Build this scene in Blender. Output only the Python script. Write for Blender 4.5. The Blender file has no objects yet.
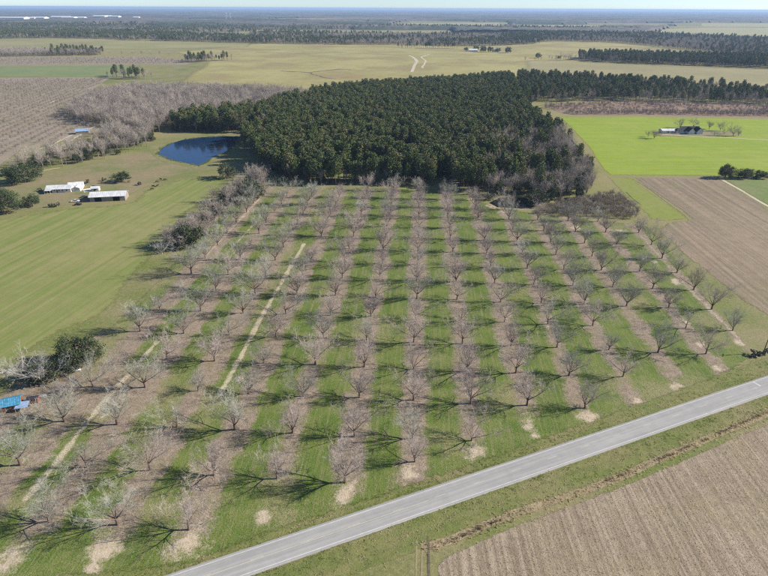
import bpy, math, random
import numpy as np
from mathutils import Vector, Matrix
R = math.radians
SC = bpy.context.scene
COL = SC.collection

# ------------------------------------------------------------------ camera
CAM_H, FPX, PITCH, ROLL = 116.4, 558.4, R(26.62), R(0.30)     # drone height, focal length in photo pixels (768 wide)
_fw = np.array([0, math.cos(PITCH), -math.sin(PITCH)])
_up0 = np.array([0, math.sin(PITCH), math.cos(PITCH)])
_rt0 = np.array([1.0, 0, 0])
_rt = _rt0 * math.cos(ROLL) + _up0 * math.sin(ROLL)
_up = _up0 * math.cos(ROLL) - _rt0 * math.sin(ROLL)
cam_d = bpy.data.cameras.new('camera'); cam = bpy.data.objects.new('camera', cam_d); COL.objects.link(cam)
cam_d.sensor_width = 36.0; cam_d.lens = 36.0 * FPX / 768.0
cam_d.clip_start = 1.0; cam_d.clip_end = 120000.0
_m = Matrix.Identity(4)
for k in range(3):
    _m[k][0], _m[k][1], _m[k][2] = _rt[k], _up[k], -_fw[k]
_m[2][3] = CAM_H
cam.matrix_world = _m
SC.camera = cam

def G(u, v, z=0.0):
    """photo pixel -> point on the horizontal plane at height z"""
    d = _fw + (u - 384) / FPX * _rt + (288 - v) / FPX * _up
    t = (z - CAM_H) / d[2]
    return np.array([d[0] * t, d[1] * t, z])
def PX(P):
    P = np.atleast_2d(np.asarray(P, float)); d = P - np.array([0, 0, CAM_H]); z = d @ _fw
    return np.stack([384 + FPX * (d @ _rt) / z, 288 - FPX * (d @ _up) / z], -1)

# ------------------------------------------------------------------ light
SUN_EL, SUN_AZ = R(28.5), R(5)            # the sun stands to the right (+X), 5 degrees behind the cross rows
world = bpy.data.worlds.new('World'); SC.world = world; world.use_nodes = True
wn = world.node_tree
sky = wn.nodes.new('ShaderNodeTexSky'); sky.sky_type = 'NISHITA'; sky.sun_disc = False
sky.sun_elevation = SUN_EL; sky.sun_rotation = R(90) - SUN_AZ
sky.air_density = 0.6; sky.dust_density = 0.1; sky.ozone_density = 3.0; sky.altitude = 100
bg = wn.nodes['Background']; bg.inputs['Strength'].default_value = 0.085
wb_ = wn.nodes.new('ShaderNodeMix'); wb_.data_type = 'RGBA'; wb_.blend_type = 'MULTIPLY'; wb_.inputs[0].default_value = 1.0     # white balance of the whole sky
wb_.inputs[7].default_value = (0.98, 1.0, 1.04, 1); wn.links.new(sky.outputs[0], wb_.inputs[6]); wn.links.new(wb_.outputs[2], bg.inputs['Color'])
sd = bpy.data.lights.new('sun', 'SUN'); sd.energy = 5.0; sd.angle = R(0.5); sd.color = (1.0, 0.945, 0.87)
sun = bpy.data.objects.new('sun', sd); COL.objects.link(sun)
_sv = Vector((math.cos(SUN_EL) * math.cos(SUN_AZ), math.cos(SUN_EL) * math.sin(SUN_AZ), math.sin(SUN_EL)))
sun.rotation_euler = _sv.to_track_quat('Z', 'Y').to_euler(); sun.location = (200, 0, 300)
SC.view_settings.view_transform = 'Standard'; SC.view_settings.look = 'None'
SC.view_settings.gamma = 1.0; SC.view_settings.exposure = 0.72
try: SC.view_settings.use_curve_mapping = False
except Exception: pass
SC.cycles.max_bounces = 5; SC.cycles.diffuse_bounces = 2; SC.cycles.glossy_bounces = 2
SC.cycles.transparent_max_bounces = 12; SC.cycles.volume_bounces = 0
SC.cycles.caustics_reflective = False; SC.cycles.caustics_refractive = False
SC.cycles.sample_clamp_indirect = 4.0
SC.cycles.pixel_filter_type = 'BLACKMAN_HARRIS'; SC.cycles.use_denoising = False; SC.cycles.filter_width = 1.25

rng = np.random.default_rng(11)
random.seed(5)
GAIN = 1.12
def lin(c):
    c = c / 255.0
    return c / 12.92 if c <= 0.04045 else ((c + 0.055) / 1.055) ** 2.4
def C(r, g, b, k=1.0):
    """albedo from a colour seen in sun"""
    return (min(lin(r) / GAIN * k, .85), min(lin(g) / GAIN * k, .85), min(lin(b) / GAIN * k, .85), 1)

# ------------------------------------------------------------------ object helpers
def tag(o, label=None, cat=None, group=None, kind=None):
    if label: o['label'] = label
    if cat: o['category'] = cat
    if group: o['group'] = group
    if kind: o['kind'] = kind
    return o
def link(name, data, parent=None, loc=None, rz=None):
    o = bpy.data.objects.new(name, data); COL.objects.link(o)
    if parent is not None: o.parent = parent
    if loc is not None: o.location = loc
    if rz is not None: o.rotation_euler = (0, 0, rz)
    return o
def empty(name, loc, rz=0.0, sc=None):
    o = link(name, None, None, loc, rz); o.empty_display_size = 0.5
    if sc is not None: o.scale = (sc, sc, sc) if np.isscalar(sc) else sc
    return o
class MB:
    def __init__(s): s.v = []; s.f = []
    def ring(s, c, ax, r, n, ph=0.0):
        ax = Vector(ax).normalized(); a = ax.orthogonal().normalized(); b = ax.cross(a); i0 = len(s.v); c = Vector(c)
        for k in range(n):
            t = ph + 2 * math.pi * k / n
            s.v.append(c + a * (r * math.cos(t)) + b * (r * math.sin(t)))
        return i0
    def tube(s, pts, rad, n, tip=False):
        prev = None; L = len(pts); ax = None
        for k in range(L):
            d = (pts[min(k + 1, L - 1)] - pts[max(k - 1, 0)])
            if ax is None: ax = d.normalized(); a = ax.orthogonal().normalized()
            else:
                ax = d.normalized(); a = (a - ax * a.dot(ax)).normalized()
            b = ax.cross(a)
            if tip and k == L - 1:
                s.v.append(Vector(pts[k])); t0 = len(s.v) - 1
                for q in range(n): s.f.append((prev + q, prev + (q + 1) % n, t0))
                return
            i0 = len(s.v)
            for q in range(n):
                t = 2 * math.pi * q / n
                s.v.append(pts[k] + a * (rad[k] * math.cos(t)) + b * (rad[k] * math.sin(t)))
            if prev is not None:
                for q in range(n): s.f.append((prev + q, prev + (q + 1) % n, i0 + (q + 1) % n, i0 + q))
            prev = i0
        s.f.append(tuple(prev + q for q in range(n)))
    def box(s, x0, x1, y0, y1, z0, z1):
        i = len(s.v)
        for z in (z0, z1):
            s.v += [Vector((x0, y0, z)), Vector((x1, y0, z)), Vector((x1, y1, z)), Vector((x0, y1, z))]
        s.f += [(i, i+3, i+2, i+1), (i+4, i+5, i+6, i+7), (i, i+1, i+5, i+4), (i+1, i+2, i+6, i+5), (i+2, i+3, i+7, i+6), (i+3, i, i+4, i+7)]
    def poly(s, pts):
        i = len(s.v); s.v += [Vector(p) for p in pts]; s.f.append(tuple(range(i, i + len(pts))))
    def mesh(s, name, mat, smooth=False):
        me = bpy.data.meshes.new(name); me.from_pydata([tuple(p) for p in s.v], [], s.f); me.materials.append(mat)
        if smooth: me.polygons.foreach_set('use_smooth', [True] * len(me.polygons))
        me.update(); return me
    def build(s, name, mat, parent=None, smooth=False): return link(name, s.mesh(name, mat, smooth), parent)
def np_mesh(name, V, F, mat):
    """V (n,3); F (m,k) all the same k"""
    me = bpy.data.meshes.new(name); V = np.asarray(V, np.float32); F = np.asarray(F, np.int32); k = F.shape[1]
    me.vertices.add(len(V)); me.vertices.foreach_set('co', V.ravel())
    me.loops.add(F.size); me.loops.foreach_set('vertex_index', F.ravel())
    me.polygons.add(len(F)); me.polygons.foreach_set('loop_start', np.arange(0, F.size, k, dtype=np.int32))
    me.update(calc_edges=True); me.validate()
    if mat: me.materials.append(mat)
    return me
def inpoly(x, y, poly):
    x = np.asarray(x); y = np.asarray(y); c = np.zeros(x.shape, bool); n = len(poly)
    for i in range(n):
        x1, y1 = poly[i][0], poly[i][1]; x2, y2 = poly[i - 1][0], poly[i - 1][1]
        c ^= ((y1 > y) != (y2 > y)) & (x < (x2 - x1) * (y - y1) / (y2 - y1 + 1e-12) + x1)
    return c
_gt = rng.random((256, 256))
def vnoise(x, y, s):
    x = np.asarray(x) / s + 1000.3; y = np.asarray(y) / s + 1000.7
    xi = np.floor(x).astype(int); yi = np.floor(y).astype(int); fx = x - xi; fy = y - yi
    fx = fx * fx * (3 - 2 * fx); fy = fy * fy * (3 - 2 * fy)
    g = lambda a, b: _gt[a % 256, b % 256]
    return (g(xi, yi) * (1 - fx) + g(xi + 1, yi) * fx) * (1 - fy) + (g(xi, yi + 1) * (1 - fx) + g(xi + 1, yi + 1) * fx) * fy
def fbm(x, y, s): return .5 * vnoise(x, y, s) + .3 * vnoise(x, y, s / 2.1) + .2 * vnoise(x, y, s / 4.3)

# ------------------------------------------------------------------ materials
class NT:
    def __init__(s, name):
        s.m = bpy.data.materials.new(name); s.m.use_nodes = True; s.t = s.m.node_tree
        s.b = s.t.nodes['Principled BSDF']; s.out = s.t.nodes['Material Output']
        s.b.inputs['Roughness'].default_value = 0.9
        s.b.inputs['Specular IOR Level'].default_value = 0.2
    def n(s, ty, **kw):
        q = s.t.nodes.new(ty)
        for k, v in kw.items():
            if k in ('operation', 'data_type', 'blend_type', 'attribute_name', 'noise_dimensions', 'interpolation', 'bands_direction', 'wave_type', 'feature'): setattr(q, k, v)
        return q
    def l(s, a, b): s.t.links.new(a, b)
    def put(s, sock, v):
        if hasattr(v, 'node'): s.l(v, sock)
        else: sock.default_value = v
    def math(s, op, a, b=0.0, c=None, clamp=False):
        q = s.n('ShaderNodeMath', operation=op); s.put(q.inputs[0], a); s.put(q.inputs[1], b)
        if c is not None: s.put(q.inputs[2], c)
        q.use_clamp = clamp; return q.outputs[0]
    def noise(s, vec, scale, detail=3.0, rough=0.55):
        q = s.n('ShaderNodeTexNoise'); s.l(vec, q.inputs['Vector']); q.inputs['Scale'].default_value = scale
        q.inputs['Detail'].default_value = detail; q.inputs['Roughness'].default_value = rough; return q.outputs['Fac']
    def step(s, v, a, b):
        q = s.n('ShaderNodeMapRange'); q.interpolation_type = 'SMOOTHSTEP'; s.put(q.inputs[0], v); s.put(q.inputs[1], a); s.put(q.inputs[2], b); return q.outputs[0]
    def mix(s, f, a, b, mode='MIX'):
        q = s.n('ShaderNodeMix', data_type='RGBA', blend_type=mode); s.put(q.inputs[0], f); s.put(q.inputs[6], a); s.put(q.inputs[7], b); return q.outputs[2]
    def pos(s): return s.n('ShaderNodeNewGeometry').outputs['Position']
    def mapping(s, vec, rot=0.0, scale=(1, 1, 1)):
        q = s.n('ShaderNodeMapping'); s.l(vec, q.inputs[0]); q.inputs['Rotation'].default_value = (0, 0, rot)          # turn first,
        w = s.n('ShaderNodeMapping'); s.l(q.outputs[0], w.inputs[0]); w.inputs['Scale'].default_value = scale; return w.outputs[0]   # then stretch
    def attr(s, name): return s.n('ShaderNodeAttribute', attribute_name=name).outputs['Fac']
    def bump(s, h, strength=0.3, dist=0.2):
        q = s.n('ShaderNodeBump'); q.inputs['Strength'].default_value = strength; q.inputs['Distance'].default_value = dist
        s.l(h, q.inputs['Height']); s.l(q.outputs[0], s.b.inputs['Normal'])
    def color(s, c): s.put(s.b.inputs['Base Color'], c); return s
    def edge_fade(s, amount=0.55, scale=0.35):
        """ragged border: the sheet thins out to what lies under it"""
        tr = s.n('ShaderNodeBsdfTransparent'); mx = s.n('ShaderNodeMixShader')
        nz = s.noise(s.pos(), scale, 4.0, 0.7)
        e = s.math('ADD', s.attr('edge'), s.math('MULTIPLY', s.math('SUBTRACT', nz, 0.5), 1.3))
        s.l(s.step(e, 0.35, 0.62), mx.inputs[0]); s.l(tr.outputs[0], mx.inputs[1]); s.l(s.b.outputs[0], mx.inputs[2]); s.l(mx.outputs[0], s.out.inputs['Surface'])
        return s
def plain(name, col, rough=0.85, vary=0.15, scale=3.0, spec=0.2, metal=0.0):
    t = NT(name); tc = t.n('ShaderNodeTexCoord').outputs['Object']
    nz = t.noise(tc, scale, 4.0, 0.6)
    d = tuple(c * (1 - vary) for c in col[:3]) + (1,); u = tuple(min(c * (1 + vary), 1) for c in col[:3]) + (1,)
    t.color(t.mix(t.step(nz, 0.3, 0.7), d, u)); t.b.inputs['Roughness'].default_value = rough
    t.b.inputs['Specular IOR Level'].default_value = spec; t.b.inputs['Metallic'].default_value = metal
    return t.m
def field_mat(name, a, b, c=None, big=0.02, small=0.5, ang=None, across=1.0, along=0.02, st=0.5, fine=2.5, contrast=0.22, fade=True, bump=0.25, cfac=0.5):
    """a/b: two cover colours mixed by broad patches and drill streaks; c: a third in blotches"""
    t = NT(name); p = t.pos()
    f = t.noise(p, big, 4.0, 0.6)
    if ang is not None:
        mp = t.mapping(p, -ang, (along, across, 1)); sn = t.noise(mp, 1.0, 3.0, 0.6)
        f = t.math('ADD', t.math('MULTIPLY', f, 1 - st), t.math('MULTIPLY', sn, st))
    col = t.mix(t.step(f, 0.36, 0.64), a, b)
    if c is not None: col = t.mix(t.math('MULTIPLY', t.step(t.noise(p, small * 0.12, 5.0, 0.65), 0.48, 0.7), cfac), col, c)
    g = t.noise(p, small, 5.0, 0.75); h = t.noise(p, fine, 2.0, 0.6)
    k = t.math('ADD', t.math('MULTIPLY', t.math('SUBTRACT', g, 0.5), contrast * 4), t.math('MULTIPLY', t.math('SUBTRACT', h, 0.5), contrast * 3))
    val = t.math('ADD', k, 1.0); q = t.n('ShaderNodeVectorMath', operation='SCALE'); t.l(col, q.inputs[0]); t.l(val, q.inputs['Scale'])
    t.color(q.outputs[0]); t.bump(h, bump, 0.25)
    if fade: t.edge_fade()
    return t.m

# ------------------------------------------------------------------ ground sheets
def smooth_poly(pts, step, jit):
    """closed outline resampled every `step` m with a little wander"""
    P = np.asarray(pts, float)[:, :2]; out = []
    for i in range(len(P)):
        a, b = P[i], P[(i + 1) % len(P)]; n = max(1, int(np.hypot(*(b - a)) / step))
        for k in range(n): out.append(a + (b - a) * k / n)
    Q = np.array(out)
    Q[:, 0] += (vnoise(Q[:, 0], Q[:, 1], step * 3) - .5) * 2 * jit; Q[:, 1] += (vnoise(Q[:, 1] + 77, Q[:, 0], step * 3) - .5) * 2 * jit
    return Q
def sheet(name, pts, mat, z, fade=2.0, step=6.0, jit=0.8, label=None, cat='field', kind='structure'):
    Q = smooth_poly(pts, step, jit); n = len(Q)
    ar = 0.5 * np.sum(Q[:, 0] * np.roll(Q[:, 1], -1) - np.roll(Q[:, 0], -1) * Q[:, 1])
    if ar < 0: Q = Q[::-1].copy()
    d = np.roll(Q, -1, 0) - np.roll(Q, 1, 0); nrm = np.stack([-d[:, 1], d[:, 0]], 1); nrm /= np.linalg.norm(nrm, axis=1)[:, None] + 1e-9
    I = Q + nrm * fade
    V = [(x, y, z) for x, y in Q] + [(x, y, z) for x, y in I]
    F = [(i, (i + 1) % n, n + (i + 1) % n, n + i) for i in range(n)]
    import mathutils
    tri = mathutils.geometry.tessellate_polygon([[Vector((x, y, 0)) for x, y in I]])
    F += [(n + a, n + b, n + c) for a, b, c in tri]
    me = bpy.data.meshes.new(name); me.from_pydata(V, [], F); me.materials.append(mat)
    at = me.attributes.new('edge', 'FLOAT', 'POINT'); at.data.foreach_set('value', [0.0] * n + [1.0] * n)
    import bmesh
    bm = bmesh.new(); bm.from_mesh(me); bmesh.ops.recalc_face_normals(bm, faces=bm.faces)
    for fc in bm.faces:
        if fc.normal.z < 0: fc.normal_flip()
    bm.to_mesh(me); bm.free()
    o = link(name, me); tag(o, label, cat, None, kind); return o
def gp(lst): return [G(u, v)[:2] for u, v in lst]
def ang(a, b):
    p, q = G(*a), G(*b); return math.atan2(q[1] - p[1], q[0] - p[0])

ROW_A = np.array([1.1793, 18.8322]) * 0.97 ; ROW_B = np.array([18.8332, -1.1878]) * 0.97   # one tree on along the row / one row to the right
ROW_O = np.array([10.326, 153.234]) * 0.97
SP = float(np.hypot(*ROW_A)); ROW_ANG = math.atan2(ROW_A[1], ROW_A[0])
def LAT(i, j): return ROW_O + ROW_B * i + ROW_A * j
_inv = np.linalg.inv(np.stack([ROW_B, ROW_A], 1))
def TOLAT(x, y):
    d = np.stack([np.asarray(x) - ROW_O[0], np.asarray(y) - ROW_O[1]], 0); return np.tensordot(_inv, d, 1)

# base ground, out to the horizon
t = NT('ground_grass'); p = t.pos()
b1 = t.noise(p, 0.0016, 5.0, 0.6); b2 = t.noise(p, 0.03, 5.0, 0.6); b3 = t.noise(p, 0.9, 4.0, 0.7); b4 = t.noise(p, 3.0, 2.0)
col = t.mix(t.step(b2, 0.35, 0.65), C(112, 122, 62), C(142, 134, 96))
col = t.mix(t.step(b1, 0.4, 0.6), col, C(148, 140, 92))
col = t.mix(t.math('MULTIPLY', t.step(b3, 0.45, 0.75), 0.5), col, C(150, 138, 104))
vs = t.n('ShaderNodeVectorMath', operation='SCALE'); t.l(col, vs.inputs[0]); t.l(t.math('ADD', t.math('MULTIPLY', b4, 0.5), t.math('MULTIPLY', b3, 0.5)), vs.inputs['Scale'])
vs2 = t.n('ShaderNodeVectorMath', operation='SCALE'); t.l(vs.outputs[0], vs2.inputs[0]); vs2.inputs['Scale'].default_value = 2.0
t.color(vs2.outputs[0]); t.bump(b4, 0.3, 0.2)
M_GROUND = t.m
mb = MB()
rr = [0, 60, 150, 300, 600, 1200, 2500, 5000, 10000, 20000, 45000]; na = 48
for r in rr[1:]:
    for k in range(na): mb.v.append(Vector((r * math.cos(2 * math.pi * k / na), r * math.sin(2 * math.pi * k / na), 0)))
mb.f.append(tuple(range(na)))
for q in range(len(rr) - 2):
    for k in range(na): mb.f.append((q * na + k, (q + 1) * na + k, (q + 1) * na + (k + 1) % na, q * na + (k + 1) % na))
tag(mb.build('ground', M_GROUND), 'olive and tan grassland reaching the horizon', 'ground', None, 'structure')

# --- far fields (sheets a little above the ground)
M_FARPAST = field_mat('dry_pasture', C(170, 160, 106), C(150, 144, 90), C(156, 132, 100), big=0.006, small=0.05, fine=0.4, contrast=0.14, cfac=0.75, bump=0.1)
M_OLIVE = field_mat('olive_pasture', C(158, 150, 104), C(142, 140, 88), C(146, 130, 104), big=0.004, small=0.04, fine=0.4, contrast=0.10, bump=0.1)
M_MAUVE = field_mat('bare_orchard_soil', C(160, 145, 127), C(146, 136, 112), C(132, 132, 92), big=0.01, small=0.06, ang=ang((20, 100), (75, 82)), across=0.14, along=0.004, st=0.55, fine=0.5, contrast=0.14, bump=0.2)
M_GREENSTRIP = field_mat('green_cover', C(118, 134, 84), C(132, 138, 92), None, big=0.01, small=0.06, fine=0.4, contrast=0.08, bump=0.1)
M_TANFIELD = field_mat('tan_field', C(162, 152, 110), C(148, 141, 98), C(148, 130, 104), big=0.004, small=0.04, fine=0.3, contrast=0.10, bump=0.1)
M_PALEGREEN = field_mat('pale_green_field', C(160, 158, 108), C(168, 160, 118), None, big=0.003, small=0.02, fine=0.2, contrast=0.06, bump=0.05)
sheet('pasture', gp([(170, 84), (256, 90), (330, 92), (440, 88), (520, 84), (580, 64), (660, 47), (600, 41.5), (480, 42.5), (380, 43), (256, 43.5), (165, 52), (200, 62)]), M_FARPAST, 0.05, 45, 60, 12, 'dry yellow olive pasture beyond the pine wood', 'pasture')
sheet('pasture', gp([(-120, 50), (0, 49), (110, 50), (256, 47), (256, 42), (110, 39), (-120, 37)]), M_OLIVE, 0.06, 40, 60, 10, 'olive field in front of the far left wood', 'pasture')
sheet('orchard_field', gp([(-120, 66), (60, 65), (185, 65), (200, 61), (150, 56.5), (-120, 57)]), M_MAUVE, 0.07, 8, 40, 3, 'thin mauve strip of young orchard behind green strip at left', 'field')
sheet('cover_crop', gp([(-120, 77.5), (40, 77), (110, 77), (150, 70), (140, 65.5), (60, 66), (-120, 66)]), M_GREENSTRIP, 0.075, 14, 40, 5, 'green strip between two mauve orchards at left', 'field')
sheet('orchard_field', gp([(-120, 168), (0, 165), (20, 152), (60, 142), (115, 128), (70, 113), (60, 108), (80, 98), (112, 77.5), (40, 77.5), (-120, 78)]), M_MAUVE, 0.07, 4, 14, 2, 'mauve brown orchard ground with fine rows at far left', 'field')
sheet('tan_field', gp([(500, 90), (620, 84), (690, 90), (900, 108), (900, 70), (768, 69), (680, 66), (585, 62), (520, 60)]), M_TANFIELD, 0.07, 45, 50, 14, 'tan field behind the right belt of trees', 'field')
for q, (poly, lab) in enumerate([
    ([(150, 32), (256, 33), (440, 35.5), (445, 31.5), (256, 30), (150, 30.5)], 'pale field strip behind the central bare belt'),
    ([(380, 27.5), (500, 27.5), (500, 22.8), (410, 23)], 'small pale green field near the horizon centre'),
    ([(520, 28.5), (600, 29), (600, 25.5), (520, 25.3)], 'thin pale field strip under the horizon'),
    ([(640, 36), (700, 38), (900, 44), (900, 28), (720, 27.5), (655, 29)], 'light green field at the far right edge'),
    ([(700, 26.5), (900, 28), (900, 24), (700, 23.2)], 'thin pale strip near the horizon at right')]):
    sheet('far_field', gp(poly), M_PALEGREEN, 0.08 + 0.01 * q, 20, 120, 8, lab, 'field')
M_SANDFAR = field_mat('pale_sand_far', C(206, 194, 168), C(190, 178, 150), None, big=0.05, small=0.3, fine=1.0, contrast=0.06)
def track(name, pts, w, mat, z, label, jit=0.4, fade=0.7, cat='track'):
    P = np.array(gp(pts)); n = []
    for k in range(len(P)):
        d = P[min(k + 1, len(P) - 1)] - P[max(k - 1, 0)]; d /= np.hypot(*d); n.append((-d[1], d[0]))
    n = np.array(n); return sheet(name, list(P + n * w / 2) + list((P - n * w / 2)[::-1]), mat, z, fade, 5, jit, label, cat)
track('dirt_road', [(412, 72), (414, 66), (417, 61), (413, 57), (409, 55.5)], 9, M_SANDFAR, 0.13, 'winding pale sand road through the far pasture', 1.5, 2)
track('dirt_road', [(422, 68), (426, 61), (421, 57), (430, 54)], 7, M_SANDFAR, 0.135, 'short pale sand loop beside the winding road', 1.5, 2)
M_DARKSOIL = field_mat('dark_damp_soil', C(112, 100, 84), C(124, 112, 92), None, big=0.05, small=0.3, fine=1.0, contrast=0.2)
track('bare_ground', [(280, 71), (310, 72.5), (340, 69), (352, 70)], 14, M_DARKSOIL, 0.12, 'brown worn patch curving across the far pasture', 3, 4, 'bare ground')
track('bare_ground', [(310, 73), (325, 78), (335, 79)], 7, M_DARKSOIL, 0.125, 'small brown patch at the edge of the pine wood', 3, 3, 'bare ground')
track('bare_ground', [(256, 52), (300, 53.5), (340, 53), (400, 55)], 10, M_DARKSOIL, 0.115, 'thin brown line crossing the far pasture', 3, 4, 'bare ground')

# --- right fields
M_LIME = field_mat('bright_green_wheat', C(134, 153, 44), C(147, 163, 54), C(156, 162, 78), big=0.012, small=0.08, ang=ang((600, 150), (760, 150)), across=0.16, along=0.005, st=0.55, fine=0.8, contrast=0.1, bump=0.1)
sheet('green_field', gp([(558, 117), (640, 117), (768, 119), (900, 122), (900, 184), (768, 178), (700, 176), (608, 175), (600, 168), (588, 148), (574, 132)]), M_LIME, 0.05, 5, 12, 1.5, 'bright green winter crop field around the farmhouse', 'field')
M_PLOUGH = field_mat('ploughed_soil', C(156, 138, 114), C(128, 115, 94), C(140, 134, 92), big=0.012, small=0.2, ang=ang((664, 232), (744, 300)), across=0.45, along=0.004, st=0.72, fine=1.2, contrast=0.2, bump=0.5, cfac=0.45)
sheet('ploughed_field', gp([(632, 177.5), (720, 178), (768, 208), (900, 300), (900, 420), (768, 318), (735, 296), (690, 262), (655, 230), (668, 222), (690, 219)]), M_PLOUGH, 0.045, 4.5, 6, 1.0, 'brown ploughed field with fine drill rows at right', 'field')
M_LAWN = field_mat('mown_green', C(130, 142, 58), C(140, 142, 76), C(152, 142, 98), big=0.03, small=0.2, ang=ang((620, 190), (670, 218)), across=0.25, along=0.02, st=0.4, fine=1.5, contrast=0.12)
sheet('grass_strip', gp([(605, 176), (632, 177.5), (690, 219), (668, 222), (652, 220), (628, 200)]), M_LAWN, 0.04, 4.5, 6, 1.0, 'green grass tongue beside the ploughed field', 'grass')
M_ROUGH = field_mat('rough_green', C(112, 130, 68), C(126, 134, 82), C(136, 126, 98), big=0.05, small=0.3, fine=1.5, contrast=0.2)
sheet('rough_grass', gp([(722, 178.5), (768, 180), (900, 186), (900, 292), (772, 208), (745, 192)]), M_ROUGH, 0.05, 2, 6, 0.6, 'rough green grass beside the track at right edge', 'grass')
track('sand_track', [(720, 178.5), (730, 184), (742, 191), (752, 197), (762, 203), (775, 210)], 3.0, M_SANDFAR, 0.07, 'pale sand track between ploughed field and rough grass', 0.6, 0.8)
M_TANEDGE = field_mat('worn_edge', C(172, 158, 124), C(146, 136, 98), None, big=0.1, small=0.5, fine=1.5, contrast=0.15)
track('field_edge_path', [(634, 179), (652, 191), (668, 203), (684, 215), (690, 221)], 1.6, M_TANEDGE, 0.06, 'pale worn edge along the ploughed field', 0.6, 0.9)
M_BRUSH = field_mat('reddish_dry_brush', C(152, 126, 106), C(138, 118, 100), C(156, 138, 112), big=0.02, small=0.12, fine=0.6, contrast=0.22, bump=0.4)
sheet('brush_land', gp([(540, 104), (640, 101), (768, 104), (900, 108), (900, 120), (768, 117.5), (640, 115.5), (574, 115.5), (556, 112)]), M_BRUSH, 0.05, 3, 14, 1.5, 'reddish brown dry brush behind the green field', 'brush')

# --- left pasture with mowing streaks
LA = ang((0, 330), (120, 255))
M_HAY = field_mat('hay_field', C(122, 134, 68), C(148, 143, 94), C(114, 132, 60), big=0.012, small=0.12, ang=LA, across=0.3, along=0.006, st=0.65, fine=1.3, contrast=0.12, cfac=0.55, bump=0.15)
sheet('hay_field', gp([(-160, 470), (-30, 395), (0, 378), (60, 340), (105, 320), (135, 288), (165, 250), (190, 216), (232, 182), (222, 176), (180, 178), (140, 190), (130, 201), (60, 208), (0, 217), (-160, 240)]), M_HAY, 0.03, 11, 7, 2.0, 'wide green and tan hay field with mowing streaks', 'field')
M_YARD = field_mat('yard_grass', C(122, 126, 78), C(146, 132, 100), C(156, 138, 112), big=0.03, small=0.3, fine=1.5, contrast=0.18)
sheet('farm_yard', gp([(-40, 214), (0, 214), (60, 206), (125, 198), (150, 186), (175, 176), (215, 170), (230, 160), (226, 150), (195, 168), (160, 158), (150, 150), (110, 160), (60, 170), (0, 178), (-40, 184)]), M_YARD, 0.035, 3, 6, 0.8, 'tan and green yard grass around the white farm buildings', 'yard')
M_SAND = field_mat('sand_bank', C(186, 168, 140), C(160, 144, 116), C(140, 130, 96), big=0.08, small=0.4, fine=1.8, contrast=0.12)
track('sand_track', [(20, 178), (38, 172), (52, 169), (60, 168)], 3.2, M_SAND, 0.06, 'pale drive behind the white farmhouse', 0.6, 0.9)
track('sand_track', [(62, 146), (72, 140), (82, 133.5), (95, 126), (110, 122)], 4.0, M_SANDFAR, 0.095, 'pale sandy farm lane beside the small blue roofed shed', 0.8, 1.2)
track('sand_track', [(30, 152), (50, 146), (66, 138), (80, 130)], 3.0, M_SANDFAR, 0.10, 'second sandy lane through the far left orchard', 0.8, 1.0)
track('sand_track', [(48, 104), (56, 100.5)], 4.0, M_SANDFAR, 0.10, 'short bright sand strip at the corner of bare wood', 0.8, 1.0)
track('sand_track', [(0, 119), (30, 119), (60, 120), (85, 121), (115, 120)], 4.0, M_SAND, 0.098, 'tan headland crossing the far left orchard', 0.8, 1.5)
sheet('concrete_pad', gp([(83, 189.5), (98, 186), (99, 189.5), (84, 192.5)]), plain('pale_concrete', C(226, 218, 202)), 0.07, 0.4, 3, 0.1, 'pale concrete pad beside the white farmhouse', 'pad')

# --- pond
t = NT('pond_water'); p = t.pos(); w1 = t.noise(p, 0.5, 3.0, 0.6); t.color((0.010, 0.034, 0.085, 1)); t.b.inputs['Roughness'].default_value = 0.09
t.b.inputs['Specular IOR Level'].default_value = 0.5; t.bump(w1, 0.12, 0.06); M_POND = t.m
M_BANK = field_mat('grassy_bank', C(136, 134, 88), C(120, 124, 70), C(152, 140, 106), big=0.08, small=0.4, fine=1.8, contrast=0.16)
POND = [(157, 154), (162, 148), (172, 143), (185, 139.5), (200, 137.5), (225, 136), (243, 137), (238, 142), (234, 147), (226, 152), (214, 157), (206, 163), (198, 166), (186, 163), (170, 160)]
sheet('pond_bank', gp([(150, 154), (158, 146), (170, 141), (184, 137), (200, 134.5), (245, 134), (247, 140), (238, 149), (230, 155), (218, 160), (208, 168), (197, 170), (184, 167), (160, 162)]), M_BANK, 0.05, 3, 5, 1.2, 'sandy bank around the blue pond', 'bank')
sheet('pond', gp(POND), M_POND, 0.075, 0.3, 3, 0.5, 'deep blue pond at the edge of the pine wood', 'pond')
t = NT('dark_water'); t.color((0.006, 0.010, 0.010, 1)); t.b.inputs['Roughness'].default_value = 0.08; t.b.inputs['Specular IOR Level'].default_value = 0.5
t.bump(t.noise(t.pos(), 0.7), 0.1, 0.05); M_DARKWATER = t.m
sheet('slough_bank', gp([(484, 206), (494, 210), (540, 210.5), (548, 207), (530, 200), (496, 198)]), M_SAND, 0.055, 1.5, 4, 0.6, 'pale bank around the dark pool by the wood', 'bank')
sheet('slough', gp([(489, 203), (497, 207.5), (520, 208.5), (536, 207), (540, 202), (525, 198), (500, 197.5)]), M_DARKWATER, 0.075, 0.3, 3, 0.5, 'small black pool at the corner of the pine wood', 'pool')

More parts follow.
